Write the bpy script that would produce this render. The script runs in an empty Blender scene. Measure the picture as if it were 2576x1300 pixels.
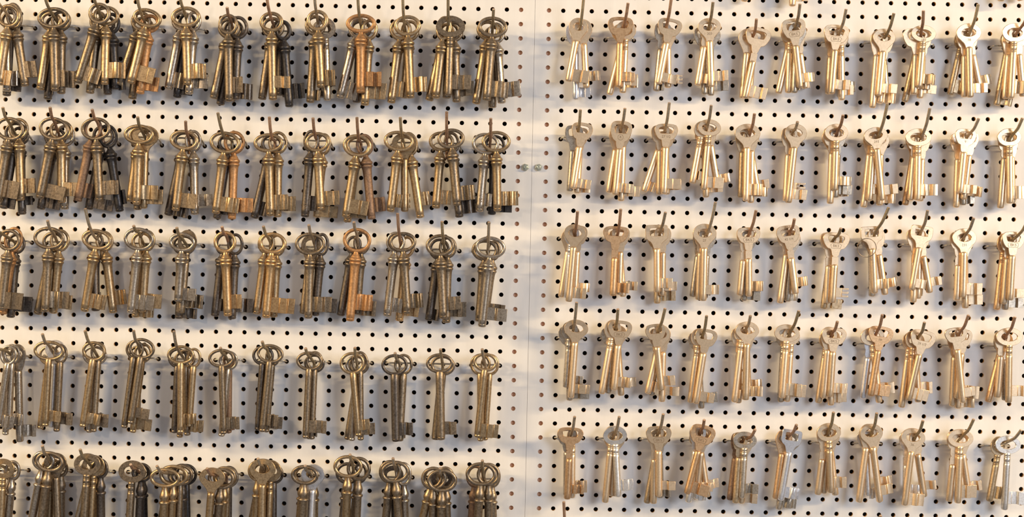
import bpy, math, random
from mathutils import Matrix, Vector
U = 0.001                      # everything below is measured in millimetres
C = bpy.context.scene.collection
SC = bpy.context.scene

# ---------------------------------------------------------------- camera
CX, CZ, CD = -11.512, -239.70, 1496.36
ca, sa = math.cos(0.0146481), math.sin(0.0146481)
cb, sb = math.cos(-0.0047473), math.sin(-0.0047473)
cc, sc = math.cos(0.0197647), math.sin(0.0197647)
Rx = Matrix(((1,0,0),(0,ca,-sa),(0,sa,ca))); Ry = Matrix(((cb,0,sb),(0,1,0),(-sb,0,cb))); Rz = Matrix(((cc,-sc,0),(sc,cc,0),(0,0,1)))
Rm = Rz @ Ry @ Rx
def wv(r): return Vector((r[0], r[2], -r[1]))
ax, ay, az = wv(Rm[0]), -wv(Rm[1]), -wv(Rm[2])
cam_data = bpy.data.cameras.new('camera')
cam_data.sensor_width = 36.0; cam_data.lens = 3570.0/2576*36.0
cam_data.clip_start = 0.05; cam_data.clip_end = 50
cam = bpy.data.objects.new('camera', cam_data); C.objects.link(cam)
M = Matrix((ax, ay, az)).transposed().to_4x4(); M.translation = Vector((CX*U, -CD*U, CZ*U))
cam.matrix_world = M
SC.camera = cam

# ---------------------------------------------------------------- world, lamps, exposure
SC.view_settings.view_transform = 'Standard'; SC.view_settings.look = 'None'
SC.view_settings.gamma = 1.0; SC.view_settings.use_curve_mapping = False
SC.view_settings.exposure = 0.0
W = bpy.data.worlds.new('shop_interior'); SC.world = W; W.use_nodes = True
nt = W.node_tree; nt.nodes.clear()
wo = nt.nodes.new('ShaderNodeOutputWorld'); bg = nt.nodes.new('ShaderNodeBackground')
tc = nt.nodes.new('ShaderNodeTexCoord'); nz = nt.nodes.new('ShaderNodeTexNoise'); rp = nt.nodes.new('ShaderNodeValToRGB')
nz.inputs['Scale'].default_value = 2.6; nz.inputs['Detail'].default_value = 3
rp.color_ramp.elements[0].position = 0.38; rp.color_ramp.elements[0].color = (0.21, 0.20, 0.20, 1)
rp.color_ramp.elements[1].position = 0.62; rp.color_ramp.elements[1].color = (0.49, 0.49, 0.53, 1)
nt.links.new(tc.outputs['Generated'], nz.inputs['Vector']); nt.links.new(nz.outputs['Fac'], rp.inputs['Fac'])
sx = nt.nodes.new('ShaderNodeSeparateXYZ'); ab = nt.nodes.new('ShaderNodeMath'); ab.operation = 'ABSOLUTE'
mg = nt.nodes.new('ShaderNodeMapRange'); mg.inputs['From Min'].default_value = 0.45; mg.inputs['From Max'].default_value = 0.8; mg.inputs['To Min'].default_value = 1.0; mg.inputs['To Max'].default_value = 0.3
vm = nt.nodes.new('ShaderNodeVectorMath'); vm.operation = 'SCALE'     # world dimmed towards both sides, added for darker bands on the key barrels
nt.links.new(tc.outputs['Generated'], sx.inputs[0]); nt.links.new(sx.outputs['X'], ab.inputs[0]); nt.links.new(ab.outputs[0], mg.inputs['Value'])
nt.links.new(rp.outputs['Color'], vm.inputs[0]); nt.links.new(mg.outputs['Result'], vm.inputs['Scale']); nt.links.new(vm.outputs[0], bg.inputs['Color']); nt.links.new(bg.outputs['Background'], wo.inputs['Surface'])
bg.inputs['Strength'].default_value = 0.79

def area(name, loc, target, sx, sy, col, power):
    l = bpy.data.lights.new(name, 'AREA'); l.shape = 'RECTANGLE'; l.size = sx; l.size_y = sy
    l.color = col; l.energy = power
    o = bpy.data.objects.new(name, l); C.objects.link(o); o.location = loc
    o.rotation_euler = (Vector(target)-Vector(loc)).to_track_quat('-Z', 'Y').to_euler()
    return o
# warm lamp strips high up on both sides of the board, raking across it
area('strip_lamp_left', (-2.9, -1.4, 0.86), (-2.9, 0, -0.1), 2.2, 0.055, (1.0, 0.74, 0.41), 152)
area('strip_lamp_right', (2.9, -1.4, 0.86), (2.9, 0, -0.1), 2.2, 0.055, (1.0, 0.74, 0.41), 152)
# shop window daylight from the right
area('window_daylight', (2.0, -2.5, 0.25), (0.0, 0, -0.25), 0.8, 0.9, (0.78, 0.86, 1.0), 39)
# warm spot lamp from upper left
area('spot_lamp', (-1.3, -1.7, 0.30), (-0.2, 0, -0.3), 0.14, 0.14, (1.0, 0.78, 0.55), 5.5)

# ---------------------------------------------------------------- materials
def node_mat(name): 
    m = bpy.data.materials.new(name); m.use_nodes = True
    return m, m.node_tree, m.node_tree.nodes['Principled BSDF']
def metal(name, col, dark, rough=0.33, met=0.88, rust=None, spots=0.5, bump=0.22):
    m, t, b = node_mat(name)
    tcn = t.nodes.new('ShaderNodeTexCoord'); oi = t.nodes.new('ShaderNodeObjectInfo')
    ad = t.nodes.new('ShaderNodeVectorMath'); ad.operation = 'ADD'
    t.links.new(tcn.outputs['Object'], ad.inputs[0]); t.links.new(oi.outputs['Random'], ad.inputs[1])
    n1 = t.nodes.new('ShaderNodeTexNoise'); n1.inputs['Scale'].default_value = 480; n1.inputs['Detail'].default_value = 8; n1.inputs['Roughness'].default_value = 0.75
    n2 = t.nodes.new('ShaderNodeTexNoise'); n2.inputs['Scale'].default_value = 2200; n2.inputs['Detail'].default_value = 3
    for n in (n1, n2): t.links.new(ad.outputs[0], n.inputs['Vector'])
    r = t.nodes.new('ShaderNodeValToRGB')
    r.color_ramp.elements[0].position = 0.5-spots*0.30; r.color_ramp.elements[0].color = (*dark, 1)
    r.color_ramp.elements[1].position = 0.58; r.color_ramp.elements[1].color = (*col, 1)
    if rust:
        e = r.color_ramp.elements.new(0.70); e.color = (*rust, 1)
    t.links.new(n1.outputs['Fac'], r.inputs['Fac'])
    hv = t.nodes.new('ShaderNodeHueSaturation')          # each key a little lighter or darker than its neighbour
    mr = t.nodes.new('ShaderNodeMapRange'); mr.inputs['To Min'].default_value = 0.84; mr.inputs['To Max'].default_value = 1.14
    t.links.new(oi.outputs['Random'], mr.inputs['Value']); t.links.new(mr.outputs['Result'], hv.inputs['Value'])
    t.links.new(r.outputs['Color'], hv.inputs['Color']); t.links.new(hv.outputs['Color'], b.inputs['Base Color'])
    b.inputs['Metallic'].default_value = met
    rr = t.nodes.new('ShaderNodeMapRange'); rr.inputs['To Min'].default_value = rough+0.10; rr.inputs['To Max'].default_value = rough-0.06
    t.links.new(n1.outputs['Fac'], rr.inputs['Value']); t.links.new(rr.outputs['Result'], b.inputs['Roughness'])
    bp = t.nodes.new('ShaderNodeBump'); bp.inputs['Strength'].default_value = bump; bp.inputs['Distance'].default_value = 0.0004
    t.links.new(n2.outputs['Fac'], bp.inputs['Height']); t.links.new(bp.outputs['Normal'], b.inputs['Normal'])
    return m
MET = {
 'Lb': metal('worn_brass_bronze', (0.51,0.37,0.215), (0.25,0.17,0.095)),
 'Rb': metal('pale_nickel_brass', (0.83,0.63,0.42), (0.66,0.49,0.31), 0.35, bump=0.14),
 'Lc': metal('golden_worn_brass', (0.68,0.46,0.24), (0.40,0.23,0.10)),
 'Rc': metal('copper_toned_brass', (0.70,0.46,0.26), (0.48,0.29,0.15), 0.38),
 'Lg': metal('aged_bronze_grey', (0.34,0.26,0.175), (0.13,0.098,0.066), 0.38),
 'Rg': metal('dull_bronze', (0.58,0.44,0.28), (0.33,0.23,0.13), 0.38),
 'Ln': metal('tarnished_nickel', (0.54,0.455,0.355), (0.24,0.19,0.145), 0.27),
 'Rn': metal('grey_nickel', (0.62,0.53,0.42), (0.34,0.28,0.21), 0.30),
 'Ld': metal('dark_iron', (0.19,0.155,0.125), (0.075,0.06,0.048), 0.38),
 'Lk': metal('blackened_iron', (0.085,0.075,0.07), (0.03,0.027,0.026), 0.34, 0.7),
 'Lo': metal('orange_rusted_bronze', (0.56,0.31,0.14), (0.29,0.15,0.07), 0.46, 0.7),
 'Lr': metal('brown_rusted_iron', (0.30,0.19,0.12), (0.15,0.09,0.06), 0.5, 0.6, bump=0.5),
 'Rs': metal('bright_silver', (0.90,0.90,0.93), (0.66,0.64,0.64), 0.28, bump=0.1),
 'Lw': metal('pale_nickel_plate', (0.84,0.82,0.82), (0.58,0.55,0.53), 0.36),
 'Rw': metal('pale_nickel', (0.87,0.82,0.76), (0.62,0.56,0.48), 0.32),
}
MET['Rd'] = MET['Ld']; MET['Rk'] = MET['Lk']; MET['Ro'] = MET['Lo']; MET['Rr'] = MET['Lr']; MET['Ls'] = MET['Rs']
HOOKM = [metal('olive_brown_wire', (0.46,0.37,0.23), (0.27,0.20,0.12), 0.42, 0.8), metal('rusty_wire', (0.46,0.29,0.18), (0.26,0.15,0.10), 0.48, 0.7), metal('steel_wire', (0.58,0.48,0.35), (0.34,0.27,0.18), 0.36)]
M_END = metal('cut_wire_end', (0.85,0.66,0.50), (0.6,0.42,0.3), 0.4, 0.7)
M_BAR = metal('thin_steel_wire', (0.60,0.54,0.45), (0.34,0.29,0.22), 0.32)
M_ENG, _t, _b = node_mat('stamped_dark_mark'); _b.inputs['Base Color'].default_value = (0.20,0.14,0.085,1); _b.inputs['Roughness'].default_value = 0.7; _b.inputs['Metallic'].default_value = 0.3

M_BOARD, t, b = node_mat('painted_white_board')
tcn = t.nodes.new('ShaderNodeTexCoord'); n1 = t.nodes.new('ShaderNodeTexNoise'); n1.inputs['Scale'].default_value = 9; n1.inputs['Detail'].default_value = 8; n1.inputs['Roughness'].default_value = 0.7
mp = t.nodes.new('ShaderNodeMapping'); mp.inputs['Scale'].default_value = (3.2, 1, 0.7)
t.links.new(tcn.outputs['Object'], mp.inputs['Vector']); t.links.new(mp.outputs['Vector'], n1.inputs['Vector'])
r = t.nodes.new('ShaderNodeValToRGB'); r.color_ramp.elements[0].position = 0.3; r.color_ramp.elements[0].color = (0.70,0.68,0.655,1)
r.color_ramp.elements[1].position = 0.7; r.color_ramp.elements[1].color = (0.80,0.78,0.755,1)
t.links.new(n1.outputs['Fac'], r.inputs['Fac']); t.links.new(r.outputs['Color'], b.inputs['Base Color']); b.inputs['Roughness'].default_value = 0.62
M_FIBRE, t, b = node_mat('raw_fibreboard'); b.inputs['Base Color'].default_value = (0.62,0.38,0.15,1); b.inputs['Roughness'].default_value = 0.9
M_BACK, t, b = node_mat('dark_back_wall'); b.inputs['Base Color'].default_value = (0.035,0.026,0.022,1); b.inputs['Roughness'].default_value = 0.95
M_WOOD, t, b = node_mat('pink_wood_batten')
tcn = t.nodes.new('ShaderNodeTexCoord'); n1 = t.nodes.new('ShaderNodeTexNoise'); n1.inputs['Scale'].default_value = 60
mp = t.nodes.new('ShaderNodeMapping'); mp.inputs['Scale'].default_value = (4, 1, 0.3); t.links.new(tcn.outputs['Object'], mp.inputs['Vector']); t.links.new(mp.outputs['Vector'], n1.inputs['Vector'])
r = t.nodes.new('ShaderNodeValToRGB'); r.color_ramp.elements[0].color = (0.55,0.34,0.24,1); r.color_ramp.elements[1].color = (0.80,0.56,0.42,1)
t.links.new(n1.outputs['Fac'], r.inputs['Fac']); t.links.new(r.outputs['Color'], b.inputs['Base Color']); b.inputs['Roughness'].default_value = 0.8

# ---------------------------------------------------------------- mesh helpers (lengths in mm, x right, z up, front is -y)
class MB:
    def __init__(s): s.v = []; s.f = []
    def add(s, v, f):
        o = len(s.v); s.v += v; s.f += [tuple(i+o for i in q) for q in f]
    def mesh(s, name, mat, sharp=35, bevel=None):
        me = bpy.data.meshes.new(name); me.from_pydata([(x*U, y*U, z*U) for x, y, z in s.v], [], s.f)
        me.update()
        me.polygons.foreach_set('use_smooth', [True]*len(me.polygons)); me.set_sharp_from_angle(angle=math.radians(sharp))
        me.materials.append(mat)
        return me
def obj(name, mb, mat, parent=None, sharp=35, bevel=0):
    o = bpy.data.objects.new(name, mb.mesh(name, mat, sharp)); C.objects.link(o); o.parent = parent
    if bevel:
        m = o.modifiers.new('edge_rounding', 'BEVEL'); m.width = bevel*U; m.segments = 2; m.limit_method = 'ANGLE'; m.angle_limit = math.radians(28)
    return o
def torus(mb, a, b, rt, seg=44, k=10, cz=0):
    v = []; f = []
    for i in range(seg):
        t = 2*math.pi*i/seg; x, z = (a-rt)*math.cos(t), (b-rt)*math.sin(t)
        nx, nz = b*math.cos(t), a*math.sin(t); n = math.hypot(nx, nz); nx /= n; nz /= n
        q = rt*(1+0.10*max(0, -math.sin(t))**3)
        for j in range(k):
            p = 2*math.pi*j/k
            v.append((x+nx*q*math.cos(p), q*math.sin(p), cz+z+nz*q*math.cos(p)))
    for i in range(seg):
        for j in range(k):
            f.append((i*k+j, i*k+(j+1) % k, ((i+1) % seg)*k+(j+1) % k, ((i+1) % seg)*k+j))
    mb.add(v, f)
def lathe(mb, prof, seg=20):
    v = []; f = []
    for (d, r) in prof:
        for j in range(seg):
            p = 2*math.pi*j/seg; v.append((r*math.cos(p), r*math.sin(p), -d))
    n = len(prof)
    for i in range(n-1):
        for j in range(seg):
            f.append((i*seg+j, i*seg+(j+1) % seg, (i+1)*seg+(j+1) % seg, (i+1)*seg+j))
    f.append(tuple(range(seg))[::-1]); f.append(tuple((n-1)*seg+j for j in range(seg)))
    mb.add(v, f)
def tube(mb, pts, r, k=10, caps=True):
    v = []; f = []; n = len(pts); P = [Vector(p) for p in pts]
    up = Vector((1, 0, 0))
    for i in range(n):
        T = (P[min(i+1, n-1)]-P[max(i-1, 0)]).normalized()
        if abs(T.dot(up)) > 0.9: up = Vector((0, 0, 1)) if abs(T.z) < 0.9 else Vector((0, 1, 0))
        s_ = T.cross(up).normalized(); q = s_.cross(T).normalized(); up = q
        for j in range(k):
            a = 2*math.pi*j/k; w = P[i]+(s_*math.cos(a)+q*math.sin(a))*r; v.append(tuple(w))
    for i in range(n-1):
        for j in range(k): f.append((i*k+j, i*k+(j+1) % k, (i+1)*k+(j+1) % k, (i+1)*k+j))
    if caps: f.append(tuple(range(k))[::-1]); f.append(tuple((n-1)*k+j for j in range(k)))
    mb.add(v, f)
def box(mb, x0, x1, y0, y1, z0, z1):
    v = [(x, y, z) for x in (x0, x1) for y in (y0, y1) for z in (z0, z1)]
    mb.add(v, [(0,1,3,2),(4,6,7,5),(0,4,5,1),(2,3,7,6),(0,2,6,4),(1,5,7,3)])
def crom(P, n=6):
    out = []; P = [Vector(p) for p in P]
    Q = [P[0]*2-P[1]]+P+[P[-1]*2-P[-2]]
    for i in range(1, len(Q)-2):
        for j in range(n):
            t = j/n; a, b_, c_, d_ = Q[i-1], Q[i], Q[i+1], Q[i+2]
            out.append(0.5*((2*b_)+(c_-a)*t+(2*a-5*b_+4*c_-d_)*t*t+(3*b_-a-3*c_+d_)*t**3))
    out.append(P[-1]); return out
def smooth_closed(pts, n=5):
    out = []; N = len(pts)
    for i in range(N):
        a, b_, c_, d_ = pts[i-1], pts[i], pts[(i+1) % N], pts[(i+2) % N]
        for j in range(n):
            t = j/n
            out.append(tuple(0.5*((2*b_[q])+(c_[q]-a[q])*t+(2*a[q]-5*b_[q]+4*c_[q]-d_[q])*t*t+(3*b_[q]-a[q]-3*c_[q]+d_[q])*t**3) for q in (0, 1)))
    return out
def ray(poly, cz, ang):
    dx, dz = math.cos(ang), math.sin(ang); best = 0
    for i in range(len(poly)):
        x1, z1 = poly[i-1]; x2, z2 = poly[i]; z1 -= cz; z2 -= cz
        ex, ez = x2-x1, z2-z1; den = dx*ez-dz*ex
        if abs(den) < 1e-9: continue
        t = (x1*ez-z1*ex)/den; s_ = (x1*dz-z1*dx)/den
        if -1e-6 <= s_ <= 1+1e-6 and t > best: best = t
    return best
def plate(mb, outer, inner, cz, th, n=72, ch=0.35):
    # flat head with a hole: chamfered front and back, both rims
    angs = [2*math.pi*i/n for i in range(n)]
    # denser sampling towards the neck
    angs = [a+0.35*math.cos(a)*0.6 for a in angs]
    O = [ray(outer, cz, a) for a in angs]; I = [ray(inner, cz, a) for a in angs]
    h = th/2; rings = []
    for (off_o, y, R, sg) in ((0, -h+ch, O, 0), (-ch, -h, O, 0), (ch, -h, I, 1), (0, -h+ch, I, 1), (0, h-ch, I, 1), (ch, h, I, 1), (-ch, h, O, 0), (0, h-ch, O, 0)):
        rings.append([((r+off_o)*math.cos(a), y, cz+(r+off_o)*math.sin(a)) for r, a in zip(R, angs)])
    v = [p for R in rings for p in R]; f = []; m = len(rings)
    for i in range(m):
        for j in range(n):
            f.append((i*n+j, i*n+(j+1) % n, ((i+1) % m)*n+(j+1) % n, ((i+1) % m)*n+j))
    mb.add(v, f)
def ell(a, b, n=40, cz=0): return [(a*math.cos(2*math.pi*i/n), cz+b*math.sin(2*math.pi*i/n)) for i in range(n)]
def sym(right): return right+[(-x, z) for x, z in right[::-1] if abs(x) > 1e-6]
def head(mb, st, w, h, r):
    """flat key head; returns depth (down from the centre) where the shank starts"""
    if st == 'F':
        plate(mb, ell(w/2, h/2), ell(w*0.305, h*0.24), 0, 2.4); return h/2-1.0
    if st == 'O':
        pts = [(w/2*math.sin(a), h/2*math.cos(a)) for a in [math.radians(q) for q in range(0, 132, 11)]]
        pts += [(r+1.6, -h*0.5-1.2), (r+0.1, -h*0.5-4.0), (r-0.2, -h*0.5-6.0), (0, -h*0.5-6.0)]
        plate(mb, sym(pts), ell(w*0.285, h*0.215, 40, h*0.02), 0, 2.4); return h/2+4.4
    if st == 'U':
        pts = smooth_closed(sym([(0, .50*h), (.30*w, .495*h), (.44*w, .47*h), (.495*w, .36*h), (.50*w, .1*h), (.49*w, -.14*h), (.42*w, -.30*h), (.28*w, -.42*h), (r+1, -.5*h-1.5), (r, -.5*h-4.5), (r-.2, -.5*h-6.5), (0, -.5*h-6.5)]))
        ip = smooth_closed(sym([(0, .32*h), (.22*w, .32*h), (.29*w, .30*h), (.30*w, .24*h), (.30*w, -.02*h), (.28*w, -.08*h), (.22*w, -.10*h), (0, -.10*h)]))
        plate(mb, pts, ip, .11*h, 2.4); return h/2+5.0
    # T and L : trapezoid head with a D shaped window
    pts = smooth_closed(sym([(0, .50*h), (.22*w, .485*h), (.38*w, .43*h), (.47*w, .31*h), (.50*w, .14*h), (.47*w, -.06*h), (.40*w, -.26*h), (.31*w, -.41*h), (.20*w, -.47*h), (r+.9, -.5*h-1.6), (r+.1, -.5*h-4.6), (r-.2, -.5*h-7.5), (0, -.5*h-7.5)]))
    ip = smooth_closed(sym([(0, .325*h), (.17*w, .315*h), (.27*w, .27*h), (.305*w, .20*h), (.28*w, .05*h), (.245*w, -.055*h), (.19*w, -.075*h), (0, -.075*h)]))
    plate(mb, pts, ip, .12*h, 2.4)
    if st == 'L':
        box(mb, -r+.2, r-.2, -1.17, 1.17, -h/2-16, -h/2-7.35); return h/2+15
    return h/2+6.4
def shank(mb, st, h, L, r, s0):
    if st == 'R':
        v0 = h/2-0.8
        P = [(v0, 2.4), (v0+2, 2.8), (v0+3.6, 3.9), (v0+5.4, 4.9), (v0+6.2, 5.2), (v0+6.6, 6.0), (v0+7.6, 6.5), (v0+8.8, 6.4), (v0+9.7, 5.8), (v0+10.1, 5.2), (v0+10.6, 5.7), (v0+11.5, 6.2), (v0+12.4, 6.0), (v0+13.1, 5.3), (v0+15.5, r+.35), (v0+22, r), (L-8, r*.96)]
    elif st == 'B':
        v0 = h/2-1.0
        P = [(v0, 3.1), (v0+2.5, 3.2), (v0+5, 3.8), (v0+7.5, 4.7), (v0+9.8, 5.1), (v0+11.8, 4.7), (v0+13.3, 3.9), (v0+14.2, 3.8), (v0+14.7, 4.9), (v0+15.6, 5.5), (v0+16.7, 5.4), (v0+17.5, 4.6), (v0+18.2, r), (L-8, r*.98)]
    elif st == 'P':
        v0 = h/2-1.8; P = [(v0, r*.80), (v0+1.6, r*.98), (v0+8, r), (L-8, r*.97)]
    elif st == 'F':
        v0 = s0; P = [(v0, r*.8), (v0+1.0, r*.95)]
        for g in (3.0, 4.4, 9.0, 10.4): P += [(v0+g-.35, r*.96), (v0+g, r*.86), (v0+g+.35, r*.96)]
        P += [(v0+13, r), (L-8, r)]
    else:
        v0 = s0; P = [(v0, r*.45), (v0+.5, r*.8), (v0+1.6, r*.98), (v0+4, r), (L-8, r)]
    if st in 'RBP': P += [(L-3.6, P[-1][1]), (L-3.3, r*.88), (L-2.9, r*.88), (L-2.6, r*.96), (L-1.1, r*.93), (L-.3, r*.72), (L, r*.4)]
    else: P += [(L-1.8, r), (L-.7, r*.9), (L-.15, r*.66), (L, r*.35)]
    lathe(mb, P, 22)
def bit(mb, rnd, r, E, z0, z1, th, notch):
    n = rnd.choice((2, 3, 3, 4)) if E > 14 else rnd.choice((2, 2, 3))
    ws = [rnd.uniform(.7, 1.4) for _ in range(n)]; x = r*.5; tot = sum(ws); xs = [x]
    for w in ws: x += (E-r*.5)*w/tot; xs.append(x)
    s_ = rnd.choice((-1, 1)); off = []
    for i in range(n):
        off.append(0.0 if i == 0 and n > 2 else s_*rnd.uniform(1.3, 2.6)); s_ = -s_
    fr = []; curved = rnd.random() < .45
    for i in range(n):
        g = .5 if not curved else min(1.1, (xs[i+1]-xs[i])*.3)
        a = xs[i]+(g if i else 0); b_ = xs[i+1]-(g if i < n-1 else 0)
        fr += [(a, off[i])]+([((a+b_)/2, off[i]*1.25)] if curved and i else [])+[(b_, off[i])]
        if curved and i < n-1: fr.append((xs[i+1], (off[i]+off[i+1])/2))
    m = len(fr)
    def ext(fr, z0, z1):
        m = len(fr); v = []
        for z in (z0, z1):
            v += [(x, o-th/2, z) for x, o in fr]+[(x, o+th/2, z) for x, o in fr[::-1]]
        k = 2*m; f = [(i, (i+1) % k, k+(i+1) % k, k+i) for i in range(k)]
        for q in (0, k):
            for i in range(m-1):
                a = (q+i, q+i+1, q+k-2-i, q+k-1-i); f.append(a if q else a[::-1])
        mb.add(v, f)
    if notch and m > 2:
        cut = xs[-2]+.2 if n < 3 else xs[-2]
        base = [p for p in fr if p[0] <= cut]; tip_ = [(cut-.3, off[-1]), (E, off[-1])]
        ext(base, z0, z1); H = z1-z0
        for a, b_ in ((0, .2), (.38, .62), (.8, 1)): ext(tip_, z0+H*a, z0+H*b_)
    else: ext(fr, z0, z1)

FONT = {}
def text_mesh(txt, size, mat):
    key = txt
    if key not in FONT:
        cu = bpy.data.curves.new('stamp', 'FONT'); cu.body = txt.replace('½', ' 1/2').replace('¼', ' 1/4'); cu.size = 1.0; cu.align_x = 'CENTER'; cu.align_y = 'CENTER'; cu.extrude = 0.02; cu.resolution_u = 3
        o = bpy.data.objects.new('stamp', cu); C.objects.link(o); bpy.context.view_layer.update()
        dg = bpy.context.evaluated_depsgraph_get(); me = bpy.data.meshes.new_from_object(o.evaluated_get(dg)); FONT[key] = ([tuple(v.co) for v in me.vertices], [tuple(p.vertices) for p in me.polygons])
        bpy.data.objects.remove(o)
    v, f = FONT[key]; mb = MB(); mb.add([(x*size, -z*3, y*size) for x, y, z in v], f)   # front is -y
    return mb

# ---------------------------------------------------------------- naming
COLW = {'Lb': 'tan brass', 'Rb': 'pale brass', 'Lc': 'golden brass', 'Rc': 'coppery', 'Lg': 'bronze-brown', 'Rg': 'dull bronze', 'Ln': 'grey nickel', 'Rn': 'grey nickel', 'Ld': 'dark iron', 'Rd': 'dark iron', 'Lk': 'black iron', 'Lo': 'orange rusty', 'Lr': 'brown rusty', 'Rr': 'brown rusty', 'Rs': 'silver', 'Ls': 'silver', 'Lw': 'pale silver', 'Rw': 'pale nickel', 'Rk': 'black', 'Ro': 'rusty'}
STW = {'R': 'ring-bow', 'B': 'baluster-neck', 'P': 'plain-ring', 'F': 'washer-head', 'O': 'round-head', 'T': 'trapezoid-head', 'L': 'long-neck', 'U': 'square-head'}
STN = {'R': 'collared_ring_key', 'B': 'baluster_key', 'P': 'plain_ring_key', 'F': 'washer_head_key', 'O': 'round_head_key', 'T': 'trapezoid_head_key', 'L': 'trapezoid_head_key', 'U': 'square_head_key'}
DEP = ['front', 'second', 'third', 'fourth', 'fifth', 'rearmost']
ORD = ['first', 'second', 'third', 'fourth', 'fifth', 'sixth', 'seventh', 'eighth', 'ninth', 'tenth', 'eleventh', 'twelfth']
ROW = {0: 'cut-off top', 1: 'top', 2: 'second', 3: 'middle', 4: 'fourth', 5: 'fifth', 6: 'cut-off bottom'}
ROWL = {1: 'top', 2: 'second', 3: 'middle', 4: 'fourth', 5: 'bottom'}

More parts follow.
